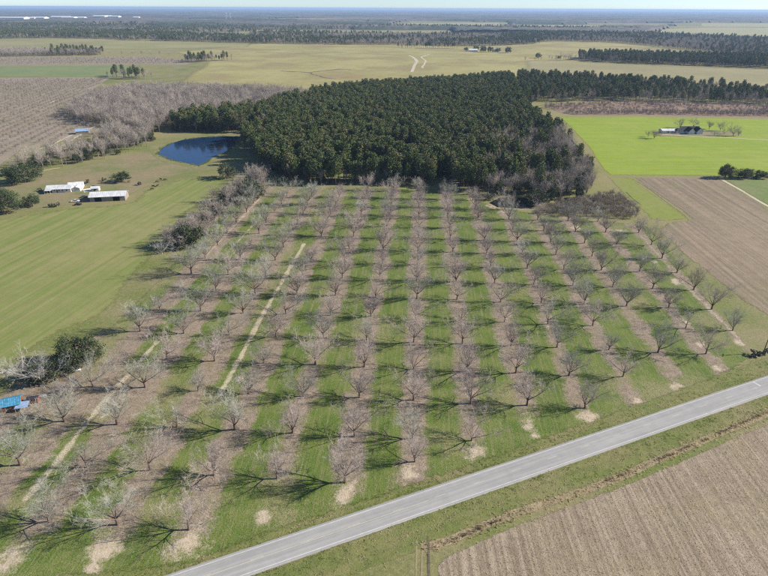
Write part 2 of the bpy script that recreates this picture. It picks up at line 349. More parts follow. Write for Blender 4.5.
# ------------------------------------------------------------------ road
RA, RB = (188 - 120, 576 + 40), (860, 346)
e1a, e1b = G(380, 505.0), G(580, 439.6); e2a, e2b = G(380, 529.4), G(580, 458.2)
rd = (e1b - e1a)[:2] + (e2b - e2a)[:2]; rd /= np.hypot(*rd); rn = np.array([-rd[1], rd[0]])
w_up = float((e1a[:2] + e1b[:2]) @ rn / 2); w_dn = float((e2a[:2] + e2b[:2]) @ rn / 2); RC = (w_up + w_dn) / 2; RW = w_up - w_dn
print('road width', RW, 'road angle', math.degrees(math.atan2(rd[1], rd[0])))
def ROAD(s, o): return rd * s + rn * (RC + o)          # s metres along, o metres to the left of the centre line
t = NT('asphalt'); p = t.pos(); ra = math.atan2(rd[1], rd[0])
mp = t.mapping(p, -ra, (0.03, 1.3, 1)); s1 = t.noise(mp, 1.0, 3.0); s2 = t.noise(p, 0.35, 4.0); s3 = t.noise(p, 6.0, 2.0); s4 = t.noise(t.mapping(p, -ra, (0.25, 0.05, 1)), 1.0, 2.0)
f = t.math('ADD', t.math('MULTIPLY', s1, 0.6), t.math('ADD', t.math('MULTIPLY', s2, 0.25), t.math('MULTIPLY', s3, 0.3)))
col = t.mix(t.step(f, 0.35, 0.8), C(154, 152, 148), C(182, 179, 172)); col = t.mix(t.math('MULTIPLY', t.step(s4, 0.6, 0.75), 0.15), col, C(132, 131, 130))
t.color(col); t.b.inputs['Roughness'].default_value = 0.8; t.bump(s3, 0.1, 0.03); M_ASPHALT = t.m
M_LINE = plain('worn_white_paint', C(212, 210, 202), 0.7, 0.12, 0.8)
M_YLINE = plain('worn_yellow_paint', C(206, 198, 168), 0.7, 0.10, 0.8)
def strip(name, s0, s1, o0, o1, z, mat, parent=None, n=1):
    mb = MB()
    for k in range(n):
        a, b = s0 + (s1 - s0) * k / n, s0 + (s1 - s0) * (k + 1) / n
        mb.poly([(*ROAD(a, o0), z), (*ROAD(b, o0), z), (*ROAD(b, o1), z), (*ROAD(a, o1), z)])
    return mb.build(name, mat, parent)
mb = MB()                                             # a low cambered carriageway with bevelled shoulders
prof = [(-RW/2 - .5, .0), (-RW/2 - .05, .085), (-RW/2 + .2, .10), (0, .16), (RW/2 - .2, .10), (RW/2 + .05, .085), (RW/2 + .5, .0)]
for s in (-150, 400):
    for o, z in prof: mb.v.append(Vector((*ROAD(s, o), z)))
for k in range(len(prof) - 1): mb.f.append((k, len(prof) + k, len(prof) + k + 1, k + 1))
mb.f = [tuple(reversed(q)) for q in mb.f]
road = mb.build('road', M_ASPHALT); tag(road, 'grey two lane asphalt road crossing the foreground', 'road', None, 'structure')
def zr(o): return 0.16 - 0.06 * abs(o) / (RW / 2 - .2) + 0.006
for o in (-RW/2 + .28, RW/2 - .28):
    mb = MB()
    for sg in range(0, 55):
        a, b = -150 + sg * 10, -140 + sg * 10
        mb.poly([(*ROAD(a, o - .09), zr(o - .09)), (*ROAD(b, o - .09), zr(o - .09)), (*ROAD(b, o + .09), zr(o + .09)), (*ROAD(a, o + .09), zr(o + .09))])
    mb.build('edge_line', M_LINE, road)
def s_of(u, v): return float(G(u, v)[:2] @ rd)
def paint(name, s0, s1, o0, o1, mat):
    mb = MB(); n = max(1, int((s1 - s0) / 4)); m = max(1, int(abs(o1 - o0) / .8))
    for k in range(n):
        for q in range(m):
            a, b = s0 + (s1 - s0) * k / n, s0 + (s1 - s0) * (k + 1) / n; c, d = o0 + (o1 - o0) * q / m, o0 + (o1 - o0) * (q + 1) / m
            mb.poly([(*ROAD(a, c), zr(c)), (*ROAD(b, c), zr(c)), (*ROAD(b, d), zr(d)), (*ROAD(a, d), zr(d))])
    return mb.build(name, mat, road)
paint('centre_line', -150, s_of(429, 502), -.22, -.10, M_YLINE)
s = s_of(429, 502) - 120
while s < 380:
    if s > -150: paint('centre_dash', s, s + 3.2, .08, .22, M_YLINE)
    s += 12.2
sb = s_of(752, 382)
paint('stop_bar', sb, sb + .6, 0.25, RW/2 - .4, M_LINE); paint('stop_bar', sb + 9, sb + 9.6, -RW/2 + .4, RW/2 - .4, M_LINE)
M_PATCH = plain('dark_asphalt_patch', C(152, 151, 150), 0.85, 0.1, 1.0)
for (s0, s1, o0, o1) in []:
    paint('repair_patch', s0, s1, o0, o1, M_PATCH)

# ------------------------------------------------------------------ verge, ditch, stubble field
M_VERGE = field_mat('verge_grass', C(110, 120, 62), C(134, 130, 84), C(150, 136, 106), big=0.05, small=0.4, ang=ra, across=0.35, along=0.03, st=0.5, fine=2.2, contrast=0.24, cfac=0.5, bump=0.4)
V2 = lambda s, o: tuple(ROAD(s, o))
hs = RW / 2
sheet('grass_verge', [V2(-150, hs + .1), V2(400, hs + .1), V2(400, hs + 9), V2(-150, hs + 9)], M_VERGE, 0.022, 1.5, 5, 0.3, 'green mown verge between orchard and road', 'verge')
sheet('grass_verge', [V2(-150, -hs - .1), V2(-150, -hs - 10), V2(400, -hs - 10), V2(400, -hs - .1)], M_VERGE, 0.024, 1.5, 5, 0.3, 'green verge between road and ditch', 'verge')
dpts = [(424, 549), (450, 541), (480, 528), (510, 516), (540, 505), (580, 491), (620, 476), (660, 459), (700, 442), (740, 424), (790, 402), (860, 372)]
M_DITCH = field_mat('dry_ditch_weeds', C(150, 134, 104), C(164, 148, 116), C(124, 124, 74), big=0.15, small=0.6, fine=2.0, contrast=0.3, bump=0.6)
track('ditch', dpts, 3.4, M_DITCH, 0.032, 'weedy dry ditch between verge and stubble field', 0.5, 1.0, 'ditch')
SA = ang((661, 505), (694, 566))
M_STUB = field_mat('stubble_soil', C(172, 156, 133), C(138, 123, 102), C(150, 139, 104), big=0.05, small=0.45, ang=SA, across=0.95, along=0.008, st=0.75, fine=2.5, contrast=0.24, bump=0.5)
STUB = [(440, 582), (436, 566), (446, 556), (470, 545), (510, 527), (560, 508), (620, 485), (680, 461), (740, 434), (800, 408), (900, 430), (900, 760), (440, 760)]
sheet('stubble_field', gp(STUB), M_STUB, 0.03, 1.2, 5, 0.4, 'grey brown crop stubble field at lower right', 'field')
M_TRACKSOIL = field_mat('wheel_track', C(160, 146, 112), C(146, 136, 98), C(126, 128, 74), big=0.1, small=0.5, fine=2.0, contrast=0.15)
for q, du in enumerate((0, 5.5)):
    track('wheel_rut', [(417 + du, 540 + du * .2), (417 + du, 552), (416.5 + du, 566), (416 + du, 600), (414 + du, 680)], .75, M_TRACKSOIL, 0.034 + .004 * q, 'worn wheel rut of the farm lane below the road, ' + ('left' if q == 0 else 'right') + ' one', 0.15, 0.3)
M_MUD = field_mat('damp_dark_mud', C(96, 86, 74), C(112, 104, 82), None, big=0.2, small=0.8, fine=2.0, contrast=0.25)
track('drain', [(428, 536), (429, 548), (429, 560), (430, 600)], .9, M_MUD, 0.038, 'dark narrow drain beside the farm lane', 0.2, 0.3, 'ditch')
track('drain', [(626, 192), (632, 198), (641, 205)], 1.3, M_MUD, 0.062, 'dark narrow drain at the corner of the grass tongue', 0.2, 0.4, 'ditch')
track('drain', [(421, 549.5), (428, 548.6), (437, 546)], .5, M_MUD, 0.042, 'dark culvert mouth across the farm lane end', 0.1, 0.2, 'ditch')

# ------------------------------------------------------------------ orchard floor: fine grid carrying what covers it
OPOLY_PX = [(-170, 640), (0, 590), (150, 575), (190, 570), (262, 541), (345, 513), (415, 489), (478, 468), (530, 449), (590, 427), (640, 409), (690, 391), (735, 373), (757, 358), (745, 338), (715, 305), (690, 272), (668, 246), (650, 226), (600, 219), (548, 214), (500, 208), (470, 196), (440, 189), (350, 187), (290, 188), (262, 180), (240, 186), (212, 212), (190, 240), (160, 276), (135, 300), (110, 325), (60, 352), (10, 385), (-40, 415), (-170, 490)]
OPOLY = gp(OPOLY_PX)
gs = 0.8
io = np.arange(-9.5 * SP, 8.6 * SP, gs); jo = np.arange(-5.5 * SP, 14.8 * SP, gs)
LX, LY = np.meshgrid(io, jo, indexing='ij')
WX = ROW_O[0] + (ROW_B[0] * LX + ROW_A[0] * LY) / SP; WY = ROW_O[1] + (ROW_B[1] * LX + ROW_A[1] * LY) / SP
inside = inpoly(WX, WY, OPOLY)
# distance to the border (for the ragged edge)
def seg_dist(x, y, a, b):
    a = np.asarray(a[:2]); b = np.asarray(b[:2]); d = b - a; L = d @ d + 1e-9
    t = np.clip(((x - a[0]) * d[0] + (y - a[1]) * d[1]) / L, 0, 1); return np.hypot(x - a[0] - t * d[0], y - a[1] - t * d[1])
DE = np.full(WX.shape, 99.0)
for k in range(len(OPOLY)): DE = np.minimum(DE, seg_dist(WX, WY, OPOLY[k], OPOLY[k - 1]))
DE[~inside] *= -1
ui, vj = LX / SP, LY / SP
fr = np.abs(ui - np.round(ui))                         # 0 under the trees, 0.5 in the middle of the alley
rowid = np.round(ui)
wob = (fbm(WX, WY, 12) - .5) * .32 + (fbm(WX, WY, 3.2) - .5) * .2
half = 0.20 + wob + np.clip((-ui - 2.5) * .012, 0, .035) + np.where(ui > 2.5, -.035, 0)
weed = 1 - np.clip((fr - half + .11) / .22, 0, 1)      # bare, leaf littered strip
# rows thin out towards the road verge
jend = {-8: -3.4, -7: -3.4, -6: -3.4, -5: -3.5, -4: -3.45, -3: -3.4, -2: -2.9, -1: -2.45, 0: -2.1, 1: -1.35, 2: -.75, 3: -.35, 4: .3, 5: 1.0, 6: 1.55, 7: 2.5, 8: 4}
je = np.vectorize(lambda r: jend.get(int(r), 0))(rowid)
weed *= np.clip((vj - je + .45 + wob * 2) / .6, 0, 1)
sand = np.zeros(WX.shape)
for (u, v, rx, ry) in [(16, 556, 3.2, 4.0), (103, 550, 3.3, 3.2), (92, 568, 2.2, 1.6), (187, 546, 4.6, 3.6), (262, 520, 1.8, 2.4), (345, 493, 2.6, 3.2), (410, 473, 2.3, 3.6), (478, 452, 3.4, 2.8), (530, 428, 2.4, 4.2), (534, 436, 2.0, 1.6), (588, 417, 2.8, 2.6), (636, 402, 2.3, 2.0), (678, 386, 2.6, 1.8), (719, 369, 2.4, 2.0), (741, 343, 2.2, 2.0), (686, 322, 1.4, 2.2), (700, 345, 1.3, 2.0), (548, 326, 1.2, 3.0), (240, 380, 1, 2), (505, 212, 5, 1.2), (545, 224, 3, 1.6), (575, 228, 3, 2), (620, 231, 4, 2), (655, 262, 2, 3), (676, 282, 2, 3)]:
    c = G(u, v); dx, dy = WX - c[0], WY - c[1]; a = ROW_ANG - math.pi / 2; ex = dx * math.cos(a) + dy * math.sin(a); ey = -dx * math.sin(a) + dy * math.cos(a)
    sand = np.maximum(sand, np.clip(1.14 - np.hypot(ex / rx, ey / (ry * 1.3)) * .72 - (fbm(WX, WY, 5) - .5) * 1.3, 0, 1))
tan_ = np.zeros(WX.shape)
for a, b, w, s_ in [((304, 244), (262, 316), 1.0, 1.0), ((262, 316), (240, 358), 1.1, 1.0), ((240, 358), (219, 396), 1.0, .95), ((219, 396), (206, 424), .7, .45), ((157, 342), (120, 384), 1.1, .95), ((120, 384), (90, 418), 1.1, 1.0), ((90, 418), (55, 465), 1.2, 1.0), ((55, 465), (25, 500), 1.2, .85), ((25, 500), (-10, 530), .9, .5),
                 ((262, 196), (238, 222), 1.1, .75), ((238, 222), (208, 254), 1.0, .7), ((208, 254), (180, 288), .9, .55), ((180, 288), (150, 318), .9, .5), ((256, 222), (230, 250), .7, .8), ((230, 250), (205, 285), .6, .5), ((80, 400), (40, 445), .9, .55), ((40, 445), (10, 475), .8, .5), ((510, 214), (535, 250), .6, .5), ((535, 250), (560, 300), .5, .4), ((640, 235), (690, 290), .9, .55), ((690, 290), (745, 345), 1.0, .65), ((570, 225), (640, 290), .6, .4), ((320, 395), (345, 300), .5, .3), ((400, 250), (405, 400), .5, .3)]:
    d = seg_dist(WX, WY, G(*a), G(*b)) + (fbm(WX, WY, 3) - .5) * 1.5
    tan_ = np.maximum(tan_, s_ * np.clip(1.5 - d / w, 0, 1) * np.clip(.72 + .6 * fbm(WX, WY, 6), 0, 1))
left = np.clip((-ui - 4.6) / 1.6, 0, 1); yardb = np.clip(1.5 - np.hypot((WX - G(70, 392)[0]) / 26, (WY - G(70, 392)[1]) / 14), 0, 1)
green = np.clip(.72 + (fbm(WX, WY, 24) - .5) * 1.5 - .2 * left - .8 * yardb + .15 * (np.abs(ui) < 3) , 0, 1)
weed = np.maximum(weed, yardb * .9)
Z = 0.05 + weed * .06 * (vnoise(WX, WY, 2.5)) + np.maximum(0, .05 * (1 - fr / .3)) + (fbm(WX, WY, 2.0) - .5) * .05
Z = np.where(DE < 1.5, np.clip(Z * np.clip(DE / 1.5, .5, 1), 0.036, None), Z); Z = np.maximum(Z, 0.036)
keep = inside
ids = -np.ones(WX.shape, int)
cell = keep[:-1, :-1] & keep[1:, :-1] & keep[1:, 1:] & keep[:-1, 1:]
used = np.zeros(WX.shape, bool); used[:-1, :-1] |= cell; used[1:, :-1] |= cell; used[1:, 1:] |= cell; used[:-1, 1:] |= cell
ids[used] = np.arange(used.sum())
F = np.stack([ids[:-1, :-1][cell], ids[1:, :-1][cell], ids[1:, 1:][cell], ids[:-1, 1:][cell]], 1)
V = np.stack([WX[used], WY[used], Z[used]], 1)
t = NT('orchard_floor'); p = t.pos()
n1 = t.noise(p, 0.55, 5.0, 0.7); n2 = t.noise(p, 2.4, 3.0, 0.65); n3 = t.noise(p, 0.12, 4.0, 0.6); n4 = t.noise(t.mapping(p, -ROW_ANG, (0.05, 1.2, 1)), 1.0, 3.0, 0.6)
gr = t.mix(t.step(n3, 0.35, 0.65), C(94, 116, 46), C(116, 128, 62)); gr = t.mix(t.math('MULTIPLY', t.step(n4, 0.45, 0.70), 0.75), gr, C(140, 134, 94)); gr = t.mix(t.math('MULTIPLY', t.step(n2, 0.45, 0.7), 0.5), gr, C(70, 86, 38))
dull = t.mix(t.step(n1, 0.35, 0.65), C(136, 132, 86), C(150, 140, 110))
cov = t.math('ADD', t.attr('green'), t.math('MULTIPLY', t.math('SUBTRACT', n1, 0.5), 1.7)); col = t.mix(t.step(cov, 0.2, 0.75), dull, gr)
st = t.mix(t.step(n1, 0.35, 0.68), C(144, 128, 109), C(168, 150, 131)); st = t.mix(t.math('MULTIPLY', t.step(n2, 0.45, 0.72), 0.6), st, C(112, 101, 86))
st = t.mix(t.math('MULTIPLY', t.step(n3, 0.45, 0.7), 0.5), st, C(128, 126, 86))
wv = t.math('ADD', t.attr('weed'), t.math('MULTIPLY', t.math('SUBTRACT', t.math('ADD', t.math('MULTIPLY', n1, .6), t.math('MULTIPLY', n2, .4)), 0.5), 2.3)); col = t.mix(t.step(wv, 0.15, 0.85), col, st)
tv = t.math('ADD', t.attr('tan'), t.math('MULTIPLY', t.math('SUBTRACT', n1, 0.5), 0.9)); col = t.mix(t.math('MULTIPLY', t.step(tv, 0.3, 0.95), .9), col, C(196, 182, 152))
sv = t.math('ADD', t.attr('sand'), t.math('MULTIPLY', t.math('SUBTRACT', t.math('ADD', t.math('MULTIPLY', n2, .5), t.math('MULTIPLY', n1, 1.5)), 1.0), 1.0)); sc_ = t.mix(t.step(n1, 0.35, 0.7), C(190, 172, 146), C(202, 186, 162)); sm_ = t.step(sv, 0.2, 1.0); col = t.mix(sm_, col, sc_)
vs = t.n('ShaderNodeVectorMath', operation='SCALE'); t.l(col, vs.inputs[0]); t.l(t.math('ADD', t.math('MULTIPLY', t.math('SUBTRACT', t.math('ADD', n2, t.noise(p, 5.0, 2.0)), 1.0), t.math('SUBTRACT', 1.9, t.math('MULTIPLY', sm_, 1.45))), 1.0), vs.inputs['Scale'])
t.color(vs.outputs[0]); t.bump(n2, 0.5, 0.25); t.edge_fade()
me = np_mesh('orchard_floor', V, F, t.m)
for nm, arr in (('weed', weed), ('sand', sand), ('tan', tan_), ('green', green), ('edge', np.clip(DE / 4.0, 0, 1))):
    a = me.attributes.new(nm, 'FLOAT', 'POINT'); a.data.foreach_set('value', arr[used].astype(np.float32))
me.polygons.foreach_set('use_smooth', [True] * len(me.polygons))
tag(link('orchard_floor', me), 'orchard floor of green alleys and bare pinkish tree strips', 'ground', None, 'structure')

# ------------------------------------------------------------------ tree makers
def rvec(r): return Vector((r.gauss(0, 1), r.gauss(0, 1), r.gauss(0, 1))).normalized()
def limb_path(r, p, d, L, n, wob, up):
    pts = [p.copy()]; d = d.normalized()
    for k in range(n):
        d = (d + rvec(r) * wob + Vector((0, 0, up))).normalized(); p = p + d * (L / n); pts.append(p.copy())
    return pts, d
def side_dir(r, ax, a):
    o = ax.orthogonal().normalized(); q = ax.cross(o).normalized(); t = r.uniform(0, 2 * math.pi)
    return (ax * math.cos(a) + (o * math.cos(t) + q * math.sin(t)) * math.sin(a)).normalized()
def bare_tree(seed, H=12.8, spread=(26, 54), fork=1.9, nl=7, r0=.26, dens=1.15, twig=1.2, up=.045, tw_r=.0155):
    """trunk with main limbs / crown of branches and twigs"""
    r = random.Random(seed); T = MB(); K = MB()
    lean = Vector((r.uniform(-.08, .08), r.uniform(-.08, .08), 1)); tp, td = limb_path(r, Vector((0, 0, -.12)), lean, fork + .12, 4, .05, .05)
    T.tube(tp, [r0 * 1.35, r0 * 1.08, r0, r0 * .95, r0 * .9], 8)
    az0 = r.uniform(0, 6.28)
    def twigs(pts, n, ln, rad):
        for _ in range(n):
            k = r.randrange(1, len(pts)); a = pts[k - 1].lerp(pts[k], r.random()); ax = (pts[k] - pts[k - 1]).normalized()
            d = side_dir(r, ax, R(r.uniform(20, 60))); d = (d + Vector((0, 0, .18))).normalized(); L = ln * r.uniform(.5, 1.25)
            m = a + d * L * .5 + rvec(r) * .06 * L; e = m + (d + rvec(r) * .35).normalized() * L * .5
            K.tube([a, m, e], [rad, rad * .8, rad * .3], 3)
            if r.random() < .7:
                d2 = side_dir(r, d, R(r.uniform(25, 55))); K.tube([m, m + d2 * L * .45], [rad * .75, rad * .35], 3)
    for i in range(nl):
        az = az0 + 2 * math.pi * i / nl + r.uniform(-.35, .35); tl = R(r.uniform(*spread)) if i else R(r.uniform(4, 16))
        d = Vector((math.sin(tl) * math.cos(az), math.sin(tl) * math.sin(az), math.cos(tl))); L = (H - fork) * r.uniform(.68, .92) / max(.62, math.cos(tl) + .12)
        st = tp[3].lerp(tp[4], r.uniform(0, 1)); P, e = limb_path(r, st, d, L * .92, 7, .13, up)
        lr = r0 * r.uniform(.42, .6); T.tube(P, [lr * (1 - .84 * k / 7) for k in range(8)], 6)
        for j in range(int(7 * dens)):
            k = r.choice((1, 2, 2, 3, 3, 4, 4, 5, 6)); a = P[k].lerp(P[k + 1], r.random()); ax = (P[k + 1] - P[k]).normalized()
            d2 = side_dir(r, ax, R(r.uniform(28, 58))); L2 = L * r.uniform(.26, .44) * (1.15 - .07 * k); P2, e2 = limb_path(r, a, d2, L2, 4, .17, up * 1.4)
            br = max(.02, lr * (1 - .13 * k) * .5); K.tube(P2, [br, br * .8, br * .6, br * .42, br * .28], 4)
            for q in range(int(6 * dens)):
                k2 = r.randrange(0, 4); a3 = P2[k2].lerp(P2[k2 + 1], r.random()); ax3 = (P2[k2 + 1] - P2[k2]).normalized()
                d3 = side_dir(r, ax3, R(r.uniform(25, 60))); P3, e3 = limb_path(r, a3, d3, L2 * r.uniform(.32, .6), 3, .2, up * 1.5)
                b3 = max(.014, br * .42); K.tube(P3, [b3, b3 * .8, b3 * .55, b3 * .3], 3)
                twigs(P3, int(3 * dens + .5), 1.05 * twig, tw_r)
            twigs(P2, 2, 1.1 * twig, tw_r)
        twigs(P[3:], 8, 1.15 * twig, tw_r)
    return T, K
def leaf_quads(r, K, c, n, rad, ls, flat=1.0, out=None):
    for _ in range(n):
        o = rvec(r) * rad * r.random() ** .4; o.z *= flat; p = c + o
        a = rvec(r)
        if out is not None: a = (a * .8 + out * .7 + Vector((0, 0, .15))).normalized()
        b = a.orthogonal().normalized(); b = (b * math.cos(r.uniform(0, 3)) + a.cross(b) * math.sin(r.uniform(0, 3))).normalized()
        s = ls * r.uniform(.6, 1.3); K.poly([p - a * s * .5, p + b * s * .28, p + a * s * .5, p - b * s * .28])
def pine_tree(seed, H=21, W=3.6, base=.34):
    r = random.Random(seed); T = MB(); K = MB()
    P, _ = limb_path(r, Vector((0, 0, -.15)), Vector((r.uniform(-.03, .03), r.uniform(-.03, .03), 1)), H * .97, 8, .012, .04)
    T.tube(P, [.26 * (1 - .88 * k / 8) + .01 for k in range(9)], 6)
    z = base * H
    while z < H * .985:
        f = (z / H - base) / (1 - base); prof = math.sin(math.pi * (.2 + .68 * min(f, 1)) ** .9)
        w = W * max(.10, prof) * r.uniform(.8, 1.15); nb = 5 if f < .85 else 3; a0 = r.uniform(0, 6.28)
        for k in range(nb):
            az = a0 + 6.283 * k / nb + r.uniform(-.4, .4); out = Vector((math.cos(az), math.sin(az), 0)); L = w * r.uniform(.7, 1.2)
            i = min(7, int(z / (H * .97) * 8)); s = P[i].lerp(P[i + 1], min(1, max(0, z / (H * .97) * 8 - i))); e = s + out * L + Vector((0, 0, L * r.uniform(.12, .4)))
            if f < .7: T.tube([s, e], [.05, .015], 3)
            for q in range(2 if f < .8 else 1):
                c = s.lerp(e, (.92, .5)[q]); leaf_quads(r, K, c, 11 if q == 0 else 7, .45 + .25 * L / W * 2, .85, .8, out)
        z += H * r.uniform(.028, .042)
    leaf_quads(r, K, Vector(P[-1]), 18, .9, .8, .8, None)
    return T, K
def oak_tree(seed, H=10, W=12, n=80, leaf=.6, low=.03, per=40):
    r = random.Random(seed); T = MB(); K = MB()
    P, _ = limb_path(r, Vector((0, 0, -.15)), Vector((0, 0, 1)), H * .35, 3, .06, .05); T.tube(P, [.45, .36, .32, .26], 7)
    for i in range(n):
        th = r.uniform(0, 6.283); ph = math.acos(r.uniform(-.75, 1)); rr = r.uniform(.62, 1.0) * (0.9 + .18 * math.sin(3 * th + seed))
        c = Vector((math.cos(th) * math.sin(ph) * W / 2 * rr, math.sin(th) * math.sin(ph) * W / 2 * rr, H * (low + (1 - low) * (.42 + .52 * math.cos(ph) * rr))))
        c.z = max(c.z, H * low + .2)
        if i % 2 == 0: T.tube([P[-1], P[-1].lerp(c, .6) + Vector((0, 0, -.2)), c], [.16, .09, .03], 4)
        leaf_quads(r, K, c, per, W * .105 * r.uniform(.8, 1.3), leaf, .8)
    return T, K

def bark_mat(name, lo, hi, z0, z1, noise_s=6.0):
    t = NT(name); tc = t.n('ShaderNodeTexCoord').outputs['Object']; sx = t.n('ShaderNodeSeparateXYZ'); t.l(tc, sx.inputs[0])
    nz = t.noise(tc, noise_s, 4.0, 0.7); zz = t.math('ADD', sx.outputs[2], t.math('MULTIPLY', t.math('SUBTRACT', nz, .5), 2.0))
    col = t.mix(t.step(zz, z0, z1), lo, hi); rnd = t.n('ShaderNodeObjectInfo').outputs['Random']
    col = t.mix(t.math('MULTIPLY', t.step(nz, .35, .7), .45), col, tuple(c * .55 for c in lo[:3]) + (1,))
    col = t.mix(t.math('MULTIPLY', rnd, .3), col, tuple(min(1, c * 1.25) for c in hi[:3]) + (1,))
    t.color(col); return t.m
def leaf_mat(name, a, b, c=None, s=.35, trans=0.0):
    t = NT(name); tc = t.n('ShaderNodeTexCoord').outputs['Object']; rnd = t.n('ShaderNodeObjectInfo').outputs['Random']
    col = t.mix(t.step(t.noise(tc, s, 3.0, .7), .35, .65), a, b)
    if c is not None: col = t.mix(t.math('MULTIPLY', t.step(rnd, .35, 1.0), .8), col, c)
    t.color(col); t.b.inputs['Roughness'].default_value = .75
    return t.m
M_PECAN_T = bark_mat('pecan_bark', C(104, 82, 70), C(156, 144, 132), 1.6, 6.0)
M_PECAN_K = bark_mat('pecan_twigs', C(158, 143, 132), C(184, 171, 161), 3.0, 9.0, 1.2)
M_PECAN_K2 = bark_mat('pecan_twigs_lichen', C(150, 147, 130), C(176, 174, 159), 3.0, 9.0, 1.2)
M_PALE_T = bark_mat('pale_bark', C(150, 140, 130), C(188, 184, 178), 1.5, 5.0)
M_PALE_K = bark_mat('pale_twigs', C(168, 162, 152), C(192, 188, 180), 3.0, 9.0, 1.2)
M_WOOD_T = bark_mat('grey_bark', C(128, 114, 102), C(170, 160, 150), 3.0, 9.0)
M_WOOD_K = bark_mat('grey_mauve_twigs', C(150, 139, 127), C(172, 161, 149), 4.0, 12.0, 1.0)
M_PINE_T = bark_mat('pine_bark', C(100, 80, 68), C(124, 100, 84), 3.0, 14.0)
M_PINE_K = leaf_mat('pine_needles', C(76, 92, 52), C(112, 124, 70), C(130, 126, 82))
M_OAK_K = leaf_mat('evergreen_leaves', C(58, 72, 48), C(90, 100, 64), C(76, 82, 60), .6)
M_SHRUB_K = leaf_mat('grey_green_leaves', C(74, 80, 58), C(104, 104, 76), C(84, 82, 66), .8)

def variants(fn, mt, mk, seeds, **kw):
    out = []
    for s in seeds:
        T, K = fn(s, **kw); out.append((T.mesh('trunk', mt, True), K.mesh('crown', mk)))
    return out
def plant(name, var, xy, sc, rz, label, cat, group=None, z=0.0, parts=('trunk', 'crown')):
    e = empty(name, (float(xy[0]), float(xy[1]), z), rz, sc)
    a = link(parts[0], var[0], e); b = link(parts[1], var[1], e); tag(e, label, cat, group); return e, a, b

def pecans(mk, seeds):
    out = []
    for s_ in seeds:
        r = random.Random(s_ * 13); lo_ = r.uniform(22, 34); out += variants(bare_tree, M_PECAN_T, mk, (s_,), spread=(lo_, lo_ + r.uniform(20, 32)), fork=r.uniform(1.3, 2.6), nl=r.choice((6, 7, 8)), H=r.uniform(11.5, 13.8), dens=r.uniform(1.15, 1.3), r0=r.uniform(.22, .3))
    return out
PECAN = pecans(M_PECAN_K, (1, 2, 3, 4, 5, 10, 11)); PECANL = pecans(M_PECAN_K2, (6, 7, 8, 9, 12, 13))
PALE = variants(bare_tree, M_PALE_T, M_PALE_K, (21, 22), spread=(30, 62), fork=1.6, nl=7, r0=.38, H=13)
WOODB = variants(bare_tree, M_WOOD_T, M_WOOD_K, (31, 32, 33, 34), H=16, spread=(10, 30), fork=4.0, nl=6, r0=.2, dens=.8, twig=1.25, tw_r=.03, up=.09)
SAPL = variants(bare_tree, M_WOOD_T, M_WOOD_K, (41, 42, 43), H=6.5, spread=(12, 38), fork=.8, nl=6, r0=.08, dens=.7, twig=.9, tw_r=.022, up=.09)
PINE = [None] * 4
PINE = [tuple(x) for x in (variants(pine_tree, M_PINE_T, M_PINE_K, (51,), H=20, W=3.1, base=.42) + variants(pine_tree, M_PINE_T, M_PINE_K, (52,), H=19, W=2.8, base=.40) + variants(pine_tree, M_PINE_T, M_PINE_K, (53,), H=20, W=3.1, base=.42) + variants(pine_tree, M_PINE_T, M_PINE_K, (54,), H=17.5, W=3.1, base=.36))]
OAK = variants(oak_tree, M_WOOD_T, M_OAK_K, (61, 62, 63))
OAKN = variants(oak_tree, M_WOOD_T, M_OAK_K, (64,), n=150, leaf=.4, per=60)
SHRUB = variants(oak_tree, M_WOOD_T, M_SHRUB_K, (71, 72), H=3.2, W=4.2, n=22, leaf=.42, low=.02, per=30)

# ------------------------------------------------------------------ the orchard
ORD = ['', 'first', 'second', 'third', 'fourth', 'fifth', 'sixth', 'seventh', 'eighth', 'ninth', 'tenth', 'eleventh', 'twelfth', 'thirteenth', 'fourteenth', 'fifteenth', 'sixteenth', 'seventeenth', 'eighteenth', 'nineteenth', 'twentieth']
topv = np.array([(150, 320), (175, 268), (205, 236), (240, 200), (262, 190), (300, 190), (400, 189), (450, 192), (490, 206), (520, 212), (560, 217), (610, 221), (645, 228), (700, 280)], float)
JMIN = {-6: -2, -5: -3, -4: -3, -3: -3, -2: -2, -1: -2, 0: -1, 1: -1, 2: 0, 3: 0, 4: 1, 5: 2, 6: 2, 7: 3}
MISS = {(-6, 1), (5, 3), (-6, 4), (2, 9), (-3, 7), (6, 7)}
ntree = 0
for i in range(-6, 8):
    cnt = 0
    for j in range(JMIN[i], 18):
        x, y = LAT(i, j); u, v = PX((x, y, 0))[0]
        if u < -30: continue
        if v < np.interp(u, topv[:, 0], topv[:, 1]): break
        cnt += 1
        if (i, j) in MISS: continue
        r = random.Random(i * 100 + j * 7 + 3)
        x += r.gauss(0, .35); y += r.gauss(0, .35)
        big = r.uniform(.9, 1.2) * (1.06 if i <= -2 else 1.0) * (.92 if i >= 5 else 1.0)
        if r.random() < .05: big *= .62
        lich = r.random() < (.85 if i <= -4 else .35 if i <= -2 else .15 if i < 3 else .6)
        var = r.choice(PECANL if lich else PECAN)
        lab = f'bare pecan tree, {ORD[cnt]} from the road in the {ORD[8 - i]} orchard row from the right'
        plant('pecan_tree', var, (x, y), (big, big, big * r.uniform(.92, 1.06)), r.uniform(0, 6.28), lab, 'pecan tree', 'bare pecan trees of the orchard grid'); ntree += 1
x, y = G(415, 462)[:2]; plant('pecan_tree', PECAN[2], (x, y), .85, 1.2, 'bare pecan tree out of step at the road end of the eighth row', 'pecan tree', 'bare pecan trees of the orchard grid')
print('orchard trees', ntree)

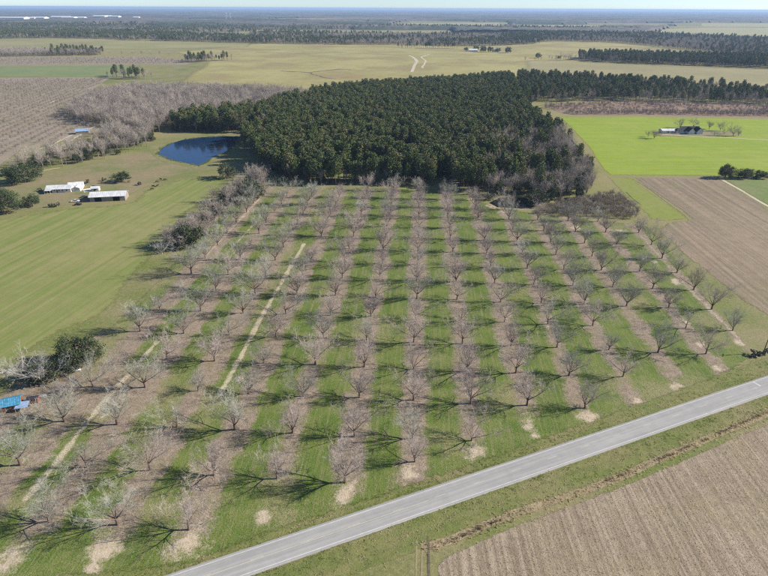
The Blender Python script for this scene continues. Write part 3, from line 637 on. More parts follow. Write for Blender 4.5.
# ------------------------------------------------------------------ woods
def scatter(poly, spacing, jit=.45):
    P = np.asarray(poly, float); x0, y0 = P.min(0); x1, y1 = P.max(0)
    gx, gy = np.meshgrid(np.arange(x0, x1, spacing), np.arange(y0, y1, spacing), indexing='ij')
    gx = gx + rng.uniform(-jit, jit, gx.shape) * spacing; gy = gy + rng.uniform(-jit, jit, gy.shape) * spacing
    m = inpoly(gx, gy, P); return np.stack([gx[m], gy[m]], 1)
def near_frame(p, pad=30):
    q = PX(np.c_[p, np.zeros(len(p))]); return p[(q[:, 0] > -pad) & (q[:, 0] < 768 + pad) & (q[:, 1] < 576 + pad)]
def belt(near, depth):
    P = np.array(gp(near)); d = P / np.linalg.norm(P, axis=1)[:, None]; dd = np.broadcast_to(np.asarray(depth, float), (len(P),))
    return np.concatenate([P, (P + d * dd[:, None])[::-1]])
def gn_scatter(name, pts, sources, idx, rot, scl, label, cat):
    """one mass of plants: points that carry copies of trees standing in the scene"""
    n = len(pts); me = bpy.data.meshes.new(name); me.vertices.add(n)
    co = np.zeros((n, 3), np.float32); co[:, :2] = pts; me.vertices.foreach_set('co', co.ravel())
    a = me.attributes.new('pick', 'INT', 'POINT'); a.data.foreach_set('value', np.asarray(idx, np.int32))
    a = me.attributes.new('turn', 'FLOAT', 'POINT'); a.data.foreach_set('value', np.asarray(rot, np.float32))
    a = me.attributes.new('size', 'FLOAT', 'POINT'); a.data.foreach_set('value', np.asarray(scl, np.float32))
    o = link(name, me); g = bpy.data.node_groups.new(name, 'GeometryNodeTree')
    g.interface.new_socket('Geometry', in_out='INPUT', socket_type='NodeSocketGeometry'); g.interface.new_socket('Geometry', in_out='OUTPUT', socket_type='NodeSocketGeometry')
    N, L = g.nodes, g.links; gi = N.new('NodeGroupInput'); go = N.new('NodeGroupOutput'); ip = N.new('GeometryNodeInstanceOnPoints'); ja = N.new('GeometryNodeJoinGeometry')
    for objs in reversed(sources):
        jj = N.new('GeometryNodeJoinGeometry')
        for ob in objs:
            oi = N.new('GeometryNodeObjectInfo'); oi.transform_space = 'ORIGINAL'; oi.inputs['Object'].default_value = ob; L.new(oi.outputs['Geometry'], jj.inputs[0])
        gt = N.new('GeometryNodeGeometryToInstance'); L.new(jj.outputs[0], gt.inputs[0]); L.new(gt.outputs[0], ja.inputs[0])
    def named(nm, ty):
        q = N.new('GeometryNodeInputNamedAttribute'); q.data_type = ty; q.inputs['Name'].default_value = nm; return q.outputs[0]
    L.new(gi.outputs[0], ip.inputs['Points']); L.new(ja.outputs[0], ip.inputs['Instance']); ip.inputs['Pick Instance'].default_value = True
    L.new(named('pick', 'INT'), ip.inputs['Instance Index'])
    cx = N.new('ShaderNodeCombineXYZ'); L.new(named('turn', 'FLOAT'), cx.inputs[2]); L.new(cx.outputs[0], ip.inputs['Rotation'])
    L.new(named('size', 'FLOAT'), ip.inputs['Scale']); L.new(ip.outputs[0], go.inputs[0])
    md = o.modifiers.new('scatter', 'NODES'); md.node_group = g
    tag(o, label, cat, None, 'stuff'); return o

# main pine wood with bare trees mixed in
CZ = lambda l, z=20: [G(u, v, z)[:2] for u, v in l]
PW = gp([(262, 168), (300, 186), (350, 185), (400, 184), (450, 187), (492, 196), (525, 196), (550, 203), (585, 199), (599, 189)]) + CZ([(600, 166), (592, 144), (577, 131), (566, 118), (533, 104), (520, 88), (512, 70), (470, 73), (423, 76), (356, 80), (299, 86)]) + gp([(262, 116), (225, 120), (190, 124), (166, 131), (200, 132.5), (246, 133), (247, 141), (241, 150), (250, 156)])
pw = scatter(PW, 4.7)
uv = PX(np.c_[pw, np.zeros(len(pw))])
pb = np.where((uv[:, 0] > 478) & (uv[:, 1] > 140) & (uv[:, 0] < 590), .55, .09) + np.where((uv[:, 0] < 330) & (uv[:, 1] < 124), .25, 0)
pb += np.clip((uv[:, 0] - 470) / 160, 0, .5) * (uv[:, 1] > 112) + np.where((uv[:, 0] < 275) & (uv[:, 1] > 116), .15, 0)
isb = rng.random(len(pw)) < pb * (.55 + .9 * vnoise(pw[:, 0], pw[:, 1], 13))
iso = isb & (rng.random(len(pw)) < .38)
keep_ = vnoise(pw[:, 0], pw[:, 1], 26) > .17
pine_pts = pw[~isb & keep_]; bare_in = pw[isb & ~iso & keep_]; oak_in = pw[iso & keep_][::2]
WB = gp([(66, 117), (80, 124), (120, 128), (135, 132), (150, 138), (160, 132), (166, 129), (190, 122), (225, 118), (262, 113), (300, 103), (310, 98), (250, 93), (200, 92), (130, 92), (98, 98), (78, 106)])
wb = scatter(WB, 5.4)
HB = gp([(8, 176), (60, 168), (100, 160), (128, 154), (150, 146), (158, 138), (140, 131), (112, 133), (100, 143), (66, 152), (20, 165)])
hb = scatter(HB, 7.0)
hmix = rng.random(len(hb))
bare_pts = np.concatenate([bare_in, wb, hb[hmix < .72]])
def nearest(p, n):
    d = np.hypot(p[:, 0], p[:, 1]); o = np.argsort(d); return p[o[:n]], p[o[n:]]
near_p, far_p = nearest(pine_pts, 300); near_b, far_b = nearest(bare_pts, 260)
psrc, bsrc = [], []
for k, xy in enumerate(near_p):
    e, a, b = plant('pine_tree', PINE[k % 4], xy, float(rng.uniform(.78, 1.12)), float(rng.uniform(0, 6.28)), 'tall dark green pine in the front rows of the wood behind the orchard', 'pine tree', 'pines along the front of the wood')
    if k < 4: psrc.append((a, b))
for k, xy in enumerate(near_b):
    lab = 'leafless grey tree in the mixed wood between pond, orchard and brush'
    e, a, b = plant('bare_tree', WOODB[k % 4], xy, float(rng.uniform(.7, 1.1)), float(rng.uniform(0, 6.28)), lab, 'bare tree', 'leafless trees of the mixed wood')
    if k < 4: bsrc.append((a, b))
def mass(name, pts, src, lo, hi, label, cat='wood'):
    n = len(pts); return gn_scatter(name, pts, src, rng.integers(0, len(src), n), rng.uniform(0, 6.28, n), rng.uniform(lo, hi, n), label, cat)
mass('pine_wood', far_p, psrc, .78, 1.14, 'dense dark pine wood stretching back from the orchard')
mass('bare_wood', far_b, bsrc, .75, 1.3, 'mauve grey leafless wood left of the pines')

# hedge evergreens and solitary trees
oksrc = []
for k, xy in enumerate(oak_in):
    plant('evergreen_tree', OAK[k % 3], xy, (float(rng.uniform(.6, .85)), float(rng.uniform(.6, .85)), float(rng.uniform(.9, 1.5))), float(rng.uniform(0, 6.28)), 'rounded evergreen tree mixed into the right side of the pine wood', 'evergreen tree', 'evergreens mixed into the pine wood')
hb_o = hb[hmix >= .72]
for k, xy in enumerate(hb_o):
    e, a, b = plant('evergreen_tree', OAK[k % 3], xy, float(rng.uniform(.5, .9)), float(rng.uniform(0, 6.28)), 'dark evergreen tree in the mixed hedge behind the white farm', 'evergreen tree', 'evergreens of the hedge behind the farm')
    if k < 3: oksrc.append((a, b))
def lone(name, var, u, v, sc, lab, cat, rz=0.7):
    return plant(name, var, G(u, v)[:2], sc, rz, lab, cat)
lone('evergreen_tree', OAKN[0], 25, 182, (2.2, 1.9, 1.55), 'broad dark evergreen oak left of the white farmhouse', 'evergreen tree')
lone('evergreen_tree', OAKN[0], 3, 212, (2.2, 2.0, 1.7), 'olive green tree cut by the left frame edge', 'evergreen tree', 2.0)
lone('evergreen_bush', OAK[2], 33, 206, (.95, .95, .9), 'round dark bush standing alone below the oak', 'bush', 1.0)
lone('evergreen_bush', OAK[1], 122, 182, (1.3, 1.1, .85), 'dark grey bush behind the white roofed barn', 'bush', 3.0)
lone('evergreen_tree', OAK[2], 227, 178, (1.3, 1.2, 1.3), 'round green tree standing alone beside the pond', 'evergreen tree', 4.0)
lone('evergreen_tree', OAK[0], 250, 198, (1.9, 1.6, 1.35), 'dark evergreen at the top left corner of the orchard', 'evergreen tree', 5.0)
lone('evergreen_tree', OAK[1], 190, 245, (1.55, 1.5, 1.3), 'grey green bushy tree on the left edge of the orchard', 'evergreen tree', 1.5)
lone('evergreen_tree', OAKN[0], 80, 364, (1.5, 1.35, 1.25), 'large dark evergreen oak beside the blue roofed shed', 'evergreen tree', 2.5)
lone('evergreen_tree', OAK[0], 46, 380, (1.1, 1.0, .85), 'smaller dark evergreen behind the pale spreading tree', 'evergreen tree', .5)
lone('round_tree', OAKN[0], 725, 178, (1.05, 1.05, 1.2), 'round dark tree on the edge of the bright green field', 'evergreen tree', 3.3)
lone('bush', OAKN[0], 744, 178, (1.35, 1.0, .85), 'wide grey green bush right of the round dark tree', 'bush', .3)
lone('bush', OAKN[0], 760, 178, (1.1, .9, .65), 'smaller bush at the right end of the green field edge', 'bush', 1.3)
lone('bush', SHRUB[0], 755, 356, (1.0, 1.0, .85), 'low dark bush at the foot of the utility pole', 'bush', 2.3)
lone('bush', SHRUB[1], 765, 153.5 + 200, (.7, .7, .7), 'tiny dark shrub right of the utility pole', 'bush', 1.1)
lone('evergreen_tree', OAK[2], 537, 205, (1.5, 1.3, 1.2), 'dark green rounded tree over the black pool', 'evergreen tree', 1.1)
lone('evergreen_tree', OAK[0], 490, 200, (.6, .6, .5), 'low dark tree at left end of black pool', 'evergreen tree', 2.1)
# pale spreading bare tree and thicket on the orchard's left edge
lone('pale_bare_tree', PALE[0], 44, 384, (1.1, 1.1, 1.0), 'large pale grey spreading leafless tree above the blue roofed shed', 'bare tree')
lone('pale_bare_tree', PALE[1], 22, 380, (.75, .75, .75), 'smaller pale leafless tree at the left of the spreading one', 'bare tree', 2.0)
lone('pale_bare_tree', PALE[0], 69, 394, (.62, .62, .58), 'pale leafless tree on the bare yard right of the shed', 'bare tree', 3.0)
lone('pale_bare_tree', PALE[1], 162, 254, (.6, .6, .7), 'small white barked bare tree at the orchard left edge', 'bare tree', 1.0)
th = [(205, 232), (198, 236), (212, 226), (220, 219), (228, 212), (236, 205), (243, 201), (224, 224), (232, 216), (207, 243), (240, 212), (182, 250), (256, 196), (264, 192), (216, 238)]
r_ = random.Random(77); hl = [(172, 250), (186, 240), (200, 228), (214, 216), (228, 205), (240, 197), (252, 188), (264, 178)]
for q in range(80):
    k = r_.randrange(len(hl) - 1); f_ = r_.random(); th.append((hl[k][0] + (hl[k + 1][0] - hl[k][0]) * f_ + r_.gauss(0, 5), hl[k][1] + (hl[k + 1][1] - hl[k][1]) * f_ + r_.gauss(0, 3.5)))
for q in range(30):
    k = r_.randrange(len(hl) - 1); f_ = r_.random(); plant('bush', SHRUB[q % 2], G(hl[k][0] + (hl[k + 1][0] - hl[k][0]) * f_ + r_.gauss(0, 4), hl[k][1] + (hl[k + 1][1] - hl[k][1]) * f_ + r_.gauss(0, 3))[:2], (r_.uniform(1.3, 2.6), r_.uniform(1.3, 2.6), r_.uniform(1.4, 2.6)), q, 'grey green bush in the thicket along the upper left orchard edge', 'bush', 'bushes of the upper left thicket')
for k, (u, v) in enumerate(th):
    plant('bare_tree', WOODB[k % 4], G(u, v)[:2], (.75 + .13 * (k % 4), .75 + .13 * (k % 4), .55 + .09 * (k % 5)), k * 1.3, 'leafless grey tree in the thicket along the upper left orchard edge', 'bare tree', 'thicket along the upper left orchard edge')
lone('dead_tree', WOODB[2], 513, 209, (.35, .35, 1.0), 'thin pale dead tree rising beside the black pool', 'bare tree')

# brush thicket right of the pool
TH = gp([(534, 213), (560, 216.5), (600, 218), (634, 219.5), (640, 214), (628, 202), (612, 194), (590, 199), (555, 204), (540, 208)])
tp = scatter(TH, 2.5)
near_t, far_t = nearest(tp, 150); ssrc = []
for k, xy in enumerate(near_t):
    e, a, b = plant('sapling', SAPL[k % 3], xy, float(rng.uniform(.35, .95)), float(rng.uniform(0, 6.28)), 'leafless purple grey sapling in the thicket right of the black pool', 'sapling', 'saplings of the thicket')
    if k < 3: ssrc.append((a, b))
mass('sapling_thicket', far_t, ssrc, .35, .95, 'purple grey sapling thicket right of the black pool', 'thicket')

# belts further out
RBp = belt([(515, 103), (560, 102), (600, 101), (650, 101.5), (700, 103), (768, 106), (860, 110)], [290, 270, 240, 200, 170, 130, 130])
rb = scatter(RBp, 6.5); pr = np.clip(.62 - (PX(np.c_[rb, np.zeros(len(rb))])[:, 0] - 540) / 520, .15, .75) + (vnoise(rb[:, 0], rb[:, 1], 60) - .5) * .6; m = rng.random(len(rb)) < pr
mass('pine_belt', rb[m], psrc, .6, 1.1, 'dark pines of the belt behind the brush at right', 'belt'); mass('bare_belt', rb[~m], bsrc, .55, 1.05, 'leafless trees of the belt behind the brush at right', 'belt')
bl = scatter(gp([(545, 108), (574, 114.5), (640, 114.5), (768, 116.5), (900, 119), (900, 110), (768, 105), (640, 102), (545, 104)]), 3.6)
mb_ = PX(np.c_[bl, np.zeros(len(bl))]); sel = (rng.random(len(bl)) < np.where(mb_[:, 1] > 112.3, .9, .16 + .3 * (vnoise(bl[:, 0], bl[:, 1], 25) > .55)))
mass('brush', bl[sel], ssrc, .4, 1.0, 'scattered grey and reddish brush behind the green field', 'brush')
FARB = [   # near edge in photo pixels, depth m, spacing, pine share, size, name
    ([(-160, 41), (0, 39), (50, 38), (110, 39), (128, 40.5), (180, 41.5), (240, 43), (262, 43.5), (345, 45), (352, 45)], [900, 900, 800, 700, 600, 500, 400, 300, 260, 200], 10, .45, 'mixed wood behind the olive field at far left'),
    ([(345, 45), (420, 45), (450, 46.5), (500, 46), (540, 44)], [420, 430, 440, 400, 360], 9, .2, 'leafless belt behind the dry pasture'),
    ([(505, 44), (560, 41), (620, 43), (650, 46), (700, 52), (768, 58), (880, 66)], [600, 700, 800, 900, 800, 700, 600], 10, .15, 'mauve leafless wood at far right'),
    ([(578, 60), (600, 62), (640, 64), (700, 66), (768, 68.5), (880, 73)], [110, 170, 220, 240, 260, 260], 8, .7, 'dark pine belt across the right fields'),
    ([(-120, 57.5), (0, 57), (50, 56), (98, 55.5), (104, 55)], [170, 170, 150, 140, 40], 7, .05, 'leafless row of trees behind the far left orchard'),
    ([(184, 62.3), (192, 63), (205, 62.2), (216, 61), (232, 60.5)], [25, 80, 50, 30, 8], 7.5, .45, 'dark clump of trees in the olive field'),
    ([(106, 77), (118, 78), (127, 80), (140, 79), (154, 80)], [10, 50, 15, 60, 10], 9, .7, 'dark pines at the back of the bare wood'),
    ([(-100, 33), (0, 32), (130, 33), (256, 34), (256, 33)], [1500, 1500, 1200, 900, 600], 15, .35, 'hazy wood further back at left'),
    ([(500, 40.5), (560, 39), (640, 39.5), (700, 41), (768, 44), (880, 49)], [500, 600, 600, 500, 400, 400], 14, .3, 'second mauve wood at far right'),
    ([(250, 31), (330, 30), (400, 29.5), (520, 30.5), (640, 31)], [500, 700, 700, 600, 300], 20, .35, 'hazy belt behind the pale strip'),
    ([(398, 48), (430, 48.3), (458, 48.6)], [14, 18, 12], 8, .15, 'thin hedge left of the far white house'),
    ([(520, 62.5), (548, 60), (575, 61)], [6, 12, 20], 9, .2, 'thin hedge before the dark pine belt'),
    ([(-60, 29), (60, 28.5), (180, 28.5), (256, 28)], [900, 900, 800, 600], 24, .3, 'hazy wood below the warehouses'),
    ([(250, 36.5), (345, 37.5), (460, 38.5), (600, 36), (640, 35)], [350, 330, 300, 300, 200], 11, .2, 'thin bare belt behind the pale strip'),
]
fp, fb = [], []
for near, dep, spc, share, lab in FARB:
    q = scatter(belt(near, dep), spc); q = q[vnoise(q[:, 0], q[:, 1], spc * 9) > .1]; pat = vnoise(q[:, 0], q[:, 1], 160); m = rng.random(len(q)) < np.clip(share + (pat - .5) * .5, 0, 1)
    if m.sum() > 3: mass('pine_belt', q[m], psrc, .6, 1.25, 'dark pines in the ' + lab, 'belt')
    if (~m).sum() > 3: mass('bare_belt', q[~m], bsrc, .7, 1.3, 'leafless trees in the ' + lab, 'belt')
    print(lab, len(q))
# scattered field trees far off
ft = [(110, 56), (122, 56), (133, 55.5), (142, 55.5), (151, 56), (160, 56), (170, 56.5), (325, 46.5), (415, 46), (443, 47), (452, 47)]
for k, (u, v) in enumerate(ft):
    plant('bare_tree', WOODB[k % 4], G(u, v)[:2], 1.0, k, f'{ORD[k + 1]} of the small lone trees strung across the far pastures, from the left', 'bare tree', 'lone trees of the far pastures')
lone('evergreen_tree', OAK[0], 538, 58, (1.5, 1.5, 1.45), 'lone broad tree on the tan field beyond the pines', 'evergreen tree')
lone('evergreen_tree', OAK[1], 559, 58.8, (.9, .9, .8), 'small tree right of the lone broad tree on the tan field', 'evergreen tree')
for k, (u, v, s) in enumerate([(483, 52, 2.0), (490, 52, 1.7), (498, 52, 1.4), (508, 53, 1.9), (466, 51, 1.2), (476, 50.5, 1.7)]):
    lone('evergreen_tree', OAK[k % 3], u, v, s, f'{ORD[k + 1]} of the dark trees around the far white house', 'evergreen tree', k)

# young orchard at the far left: trees in rows
LO = gp([(-90, 160), (0, 160), (18, 150), (58, 140), (100, 128), (68, 114), (58, 108), (78, 98), (108, 80), (40, 80), (-90, 81)]); lo_a = ang((20, 100), (75, 82)); ca, sa = math.cos(lo_a), math.sin(lo_a)
LP_ = np.array(LO); la, lc = LP_ @ np.array([ca, sa]), LP_ @ np.array([-sa, ca])
ga, gb = np.meshgrid(np.arange(la.min(), la.max(), 8.5), np.arange(lc.min(), lc.max(), 11.0), indexing='ij'); ga = ga + rng.normal(0, .5, ga.shape); gb = gb + rng.normal(0, .4, gb.shape)
lp = np.stack([ga * ca - gb * sa, ga * sa + gb * ca], -1).reshape(-1, 2); lp = lp[inpoly(lp[:, 0], lp[:, 1], LO)]; lp = near_frame(lp, 20); print('left orchard', len(lp))
near_l, far_l = nearest(lp, 160); lsrc = []
for k, xy in enumerate(near_l):
    e, a, b = plant('young_orchard_tree', SAPL[k % 3], xy, float(rng.uniform(.7, 1.0)), float(rng.uniform(0, 6.28)), 'small leafless tree in the mauve orchard at far left', 'orchard tree', 'young trees of the far left orchard')
    if k < 3: lsrc.append((a, b))
mass('young_orchard', far_l, lsrc, .65, 1.0, 'rows of small leafless trees in the far left orchard', 'orchard')
lo2 = scatter(gp([(-90, 65.5), (60, 64.5), (180, 64.5), (190, 61.5), (150, 58), (-90, 58.5)]), 11, .2); mass('young_orchard', near_frame(lo2, 20), lsrc, .6, .9, 'rows of small leafless trees behind the green strip', 'orchard')

# distant woods towards the horizon: bumpy canopy with openings
naz, nr = 420, 120
az = np.linspace(R(-58), R(58), naz); rg = np.exp(np.linspace(math.log(3300), math.log(42000), nr))
AZ, RG = np.meshgrid(az, rg, indexing='ij'); DX, DY = RG * np.sin(AZ), RG * np.cos(AZ)
hgt = 9 + 14 * fbm(DX, DY, 140) + rng.uniform(-3, 3, DX.shape)
wood = (fbm(DX * .5, DY * 1.0, 900) > .34) | (RG > 9000)
for fpoly in ([(380, 28.2), (505, 28.2), (505, 22.2), (400, 22.4)], [(520, 29.2), (600, 29.5), (600, 25), (520, 24.8)], [(640, 37), (900, 46), (900, 23.5), (690, 22.8)], [(140, 34), (450, 36.5), (450, 30.5), (140, 29.5)]):
    wood &= ~inpoly(DX, DY, gp(fpoly))
cell = wood[:-1, :-1] & wood[1:, :-1] & wood[1:, 1:] & wood[:-1, 1:]
inner = wood.copy(); inner[1:-1, 1:-1] &= wood[:-2, 1:-1] & wood[2:, 1:-1] & wood[1:-1, :-2] & wood[1:-1, 2:]
hgt = np.where(inner, hgt, -1.0)
idm = np.arange(DX.size).reshape(DX.shape)
F = np.stack([idm[:-1, :-1][cell], idm[:-1, 1:][cell], idm[1:, 1:][cell], idm[1:, :-1][cell]], 1)
t = NT('distant_canopy'); p = t.pos(); a = t.noise(p, 0.0012, 4.0, .6); b = t.noise(p, 0.02, 4.0, .7)
col = t.mix(t.step(a, .42, .58), C(74, 84, 60), C(122, 112, 102)); col = t.mix(t.math('MULTIPLY', t.step(b, .4, .65), .5), col, C(60, 66, 50)); t.color(col)
tag(link('distant_woods', np_mesh('distant_woods', np.stack([DX, DY, hgt], -1).reshape(-1, 3), F, t.m)), 'blue hazy woods stretching to the horizon', 'wood', None, 'stuff')

# ------------------------------------------------------------------ buildings
M_WHITEROOF = plain('white_metal_roof', C(222, 222, 220), .5, .16, .35, .4)
M_WHITEWALL = plain('white_siding', C(222, 218, 210), .8, .06, 1.0)
M_GREYROOF = plain('grey_shingle', C(112, 112, 118), .9, .15, 2.0)
M_DARKROOF = plain('dark_shingle', C(62, 62, 70), .85, .15, 2.0)
M_BLUEROOF = plain('blue_roof_sheet', C(84, 152, 184), .5, .3, 1.4, .4)
M_PALEBLUE = plain('faded_blue_sheet', C(150, 176, 206), .5, .15, 1.4, .4)
M_BRICK = plain('red_brick', C(134, 78, 62), .9, .2, 4.0)
M_TANWALL = plain('tan_siding', C(188, 172, 148), .85, .08, 1.0)
M_DARKIN = plain('interior_shade_black', (.012, .012, .013, 1), .9, .2)  # near-black colour stands in for the shade inside openings
M_GLASS = plain('window_glass', (.03, .04, .05, 1), .12, .1, 1.0, .5)
M_FRAME = plain('window_frame_paint', C(225, 222, 215), .6, .05)
M_DOOR = plain('door_paint', C(110, 84, 66), .6, .1)
M_GREYWOOD = plain('weathered_wood', C(150, 140, 128), .9, .2, 3.0)
M_STEEL = plain('galvanised_steel', C(176, 178, 180), .5, .1, 2.0, .5)
def xform(mb, cx, cy, a):
    c, s = math.cos(a), math.sin(a)
    for p in mb.v: x, y = p.x, p.y; p.x = cx + x * c - y * s; p.y = cy + x * s + y * c
    return mb
def gable(par, L, W, hw, hr, wm, rm, cx=0, cy=0, a=0, eave=.45, z0=0.0, open_end=False, hip=0.0, ribs=0, nwin=0, door=False, front=-1, chimney=False):
    """walls, roof slabs, openings; the ridge runs along local x"""
    x, y = L / 2, W / 2; w = MB()
    w.poly([(-x, -y, z0), (x, -y, z0), (x, -y, hw), (-x, -y, hw)]); w.poly([(x, y, z0), (-x, y, z0), (-x, y, hw), (x, y, hw)])
    if hip == 0:
        w.poly([(x, -y, z0), (x, y, z0), (x, y, hw), (x, 0, hw + hr), (x, -y, hw)])
        if not open_end: w.poly([(-x, y, z0), (-x, -y, z0), (-x, -y, hw), (-x, 0, hw + hr), (-x, y, hw)])
        else: w.poly([(-x, y, hw), (-x, -y, hw), (-x, 0, hw + hr)])
    else:
        w.poly([(x, -y, z0), (x, y, z0), (x, y, hw), (x, -y, hw)]); w.poly([(-x, y, z0), (-x, -y, z0), (-x, -y, hw), (-x, y, hw)])
    xform(w, cx, cy, a).build('wall', wm, par)
    ex, ey, sl, th = x + eave, y + eave, hr / y, .14; ze = hw - eave * sl + .03; zt = hw + hr + .03; hx = ex - hip
    r = MB()
    for dz in (0, th):
        r.v += [Vector(q) for q in [(-ex, -ey, ze + dz), (ex, -ey, ze + dz), (ex, ey, ze + dz), (-ex, ey, ze + dz), (-hx, 0, zt + dz), (hx, 0, zt + dz)]]
    for fc in [(0, 1, 5, 4), (2, 3, 4, 5), (1, 2, 5), (3, 0, 4)] if hip else [(0, 1, 5, 4), (2, 3, 4, 5)]:
        r.f.append(tuple(k + 6 for k in fc)); r.f.append(tuple(reversed(fc)))
    for e in [(0, 1), (1, 2), (2, 3), (3, 0)] if hip else [(0, 1), (2, 3), (1, 5), (5, 2), (3, 4), (4, 0)]: r.f.append((e[0], e[1], e[1] + 6, e[0] + 6))
    for k in range(ribs):
        q = -ex + (k + .5) * 2 * ex / ribs
        for sg in (-1, 1):
            r.poly([(q - .04, sg * ey, ze + th + .05), (q + .04, sg * ey, ze + th + .05), (q + .04, 0, zt + th + .05), (q - .04, 0, zt + th + .05)][::sg])
    ro = xform(r, cx, cy, a).build('roof', rm, par)
    if chimney:
        k = MB(); k.box(-.5 + L * .2, .3 + L * .2, -.4 + W * .1, .4 + W * .1, hw + hr * .5, hw + hr + 1.0); xform(k, cx, cy, a).build('chimney', M_BRICK, ro)
    for k in range(nwin):
        q = -x + (k + 1) * L / (nwin + 1) + (.6 if door and k == nwin // 2 else 0); f = MB(); f.box(q - .6, q + .6, front * (y + .06), front * (y + .003), hw * .38, hw * .82)
        if front < 0: pass
        fo = xform(f, cx, cy, a).build('window', M_FRAME, par); g = MB(); g.box(q - .5, q + .5, front * (y + .075), front * (y + .05), hw * .42, hw * .78); xform(g, cx, cy, a).build('pane', M_GLASS, fo)
    if door:
        d = MB(); d.box(-L * .06 - .5, -L * .06 + .5, front * (y + .07), front * (y + .003), z0, 2.1); do = xform(d, cx, cy, a).build('door', M_DOOR, par)
        h = MB(); h.box(-L * .06 + .3, -L * .06 + .4, front * (y + .12), front * (y + .07), 1.0, 1.1); xform(h, cx, cy, a).build('handle', M_STEEL, do)
    if open_end:
        d = MB(); d.box(-x + .5, -x + .6, -y + .05, y - .05, z0, hw); xform(d, cx, cy, a).build('shade_panel', M_DARKIN, par)  # flat panel; shade of the open interior is put into its colour
        for sg in (-1, 0, 1):
            p_ = MB(); p_.box(-x - .1, -x + .1, sg * (y - .12) - .1, sg * (y - .12) + .1, z0, hw); xform(p_, cx, cy, a).build('post', M_GREYWOOD, par)
def house(name, u, v, rz, label, cat='house'):
    e = empty(name, G(u, v), rz); tag(e, label, cat); return e
# white farm
h = house('farmhouse', 61, 191, R(8), 'white roofed farmhouse of several wings left of the barn'); h.scale = (.85, .85, .9)
gable(h, 19, 9, 2.9, 1.9, M_WHITEWALL, M_WHITEROOF, 0, 0, 0, .6, ribs=14, nwin=5, door=True)
gable(h, 11, 8, 2.8, 1.7, M_WHITEWALL, M_WHITEROOF, 9.5, 8.6, R(12), .5, ribs=8, nwin=2)
gable(h, 7, 6, 2.5, 1.2, M_WHITEWALL, M_WHITEROOF, 13.2, .5, R(90), .4, nwin=1)
pr = MB(); pr.box(-9.8, -4.8, -8.3, -4.95, 2.5, 2.66); pr.build('porch_roof', M_WHITEROOF, h)
for q in (-9.5, -7.3, -5.1):
    p_ = MB(); p_.box(q - .09, q + .09, -8.2, -8.02, 0, 2.5); p_.build('porch_post', M_FRAME, h)
dk = MB(); dk.box(-9.4, -5.2, -5.06, -4.96, .1, 2.3); dk.build('garage_dark_panel', M_DARKIN, h)  # flat near-black panel on the wall under the porch roof
h = house('barn', 110, 199, R(10), 'long white roofed open barn at the hay field edge', 'barn')
h.scale = (.92, .92, .95); gable(h, 24, 11, 3.6, 2.0, M_GREYWOOD, M_WHITEROOF, 0, 0, 0, .7, open_end=True, ribs=18)
for q in (-6.5, 6.0):
    d = MB(); d.box(q - 2.3, q + 2.3, -5.62, -5.52, .05, 3.0); d.build('bay_shade_panel', M_DARKIN, h)  # sheets on the solid wall; the shade within the bays is painted
h = house('shed', 96, 190.5, R(10), 'small white shed on the pad between farmhouse and barn', 'shed'); gable(h, 5, 3.6, 2.1, .9, M_WHITEWALL, M_WHITEROOF, nwin=1, door=True)
h = house('shed', 83, 133.5, R(20), 'small pale blue roofed shed beside the sandy lane far left', 'shed'); gable(h, 12, 8, 3.0, 1.8, M_GREYWOOD, M_PALEBLUE, ribs=8, open_end=True)
# blue roofed shed, lower left
h = house('blue_roof_shed', 13, 407, R(22), 'small brick shed with a bright blue roof at left edge', 'shed')
gable(h, 5.2, 4.6, 2.4, 1.0, M_BRICK, M_BLUEROOF, 0, 0, 0, .45, open_end=True, ribs=11, nwin=2, door=True)
h = house('lean_to', 23.5, 409.5, R(14), 'low lean-to with faded blue roof beside the blue shed', 'lean-to')
lt = MB(); lt.v += [Vector(q) for q in [(-1.9, -1.5, 1.6), (1.9, -1.5, 1.6), (1.9, 1.5, 2.1), (-1.9, 1.5, 2.1), (-1.9, -1.5, 1.7), (1.9, -1.5, 1.7), (1.9, 1.5, 2.2), (-1.9, 1.5, 2.2)]]
lt.f += [(4, 5, 6, 7), (3, 2, 1, 0), (0, 1, 5, 4), (1, 2, 6, 5), (2, 3, 7, 6), (3, 0, 4, 7)]; lt.build('roof', M_PALEBLUE, h)
for sx in (-1.75, 1.75):
    for sy in (-1.35, 1.35):
        p_ = MB(); p_.box(sx - .07, sx + .07, sy - .07, sy + .07, 0, 1.62 + (sy + 1.5) / 6); p_.build('post', M_GREYWOOD, h)
bk = MB(); bk.box(-1.6, 1.6, 1.2, 1.28, 0, 1.9); bk.build('back_wall', M_BRICK, h)
h = house('brick_store', 34, 402, R(14), 'tiny red brick store right of the lean-to', 'shed'); gable(h, 3.2, 2.2, 1.5, .5, M_BRICK, M_DARKROOF, eave=.15, door=True)
def lumber(u, v, n, ln, rz, lab, mat):
    e = house('timber_pile', u, v, rz, lab, 'timber')
    for k in range(n):
        m = MB(); r = random.Random(k); y = (k % 3) * .45 + r.uniform(-.05, .05); z = .1 + (k // 3) * .22 + r.uniform(0, .04); m.box(-ln / 2 + r.uniform(-.4, .4), ln / 2 + r.uniform(-.4, .4), y, y + .4, z - .1, z + .1); xform(m, 0, 0, r.uniform(-.05, .05)).build('board', mat, e)
lumber(36.5, 383.5, 7, 4.0, R(18), 'pile of weathered boards under the pale spreading tree', M_GREYWOOD)
lumber(43, 397.5, 4, 2.2, R(10), 'small stack of white boards right of the brick store', M_FRAME)
e = house('gas_tank', 78, 371.5, R(25), 'white gas tank lying below the dark evergreen oak', 'tank')
m = MB(); P = [Vector((x, 0, .75)) for x in (-1.15, -1.05, -.85, .85, 1.05, 1.15)]; m.tube(P, [.12, .36, .46, .46, .36, .12], 14); m.build('tank', M_WHITEROOF, e, True)
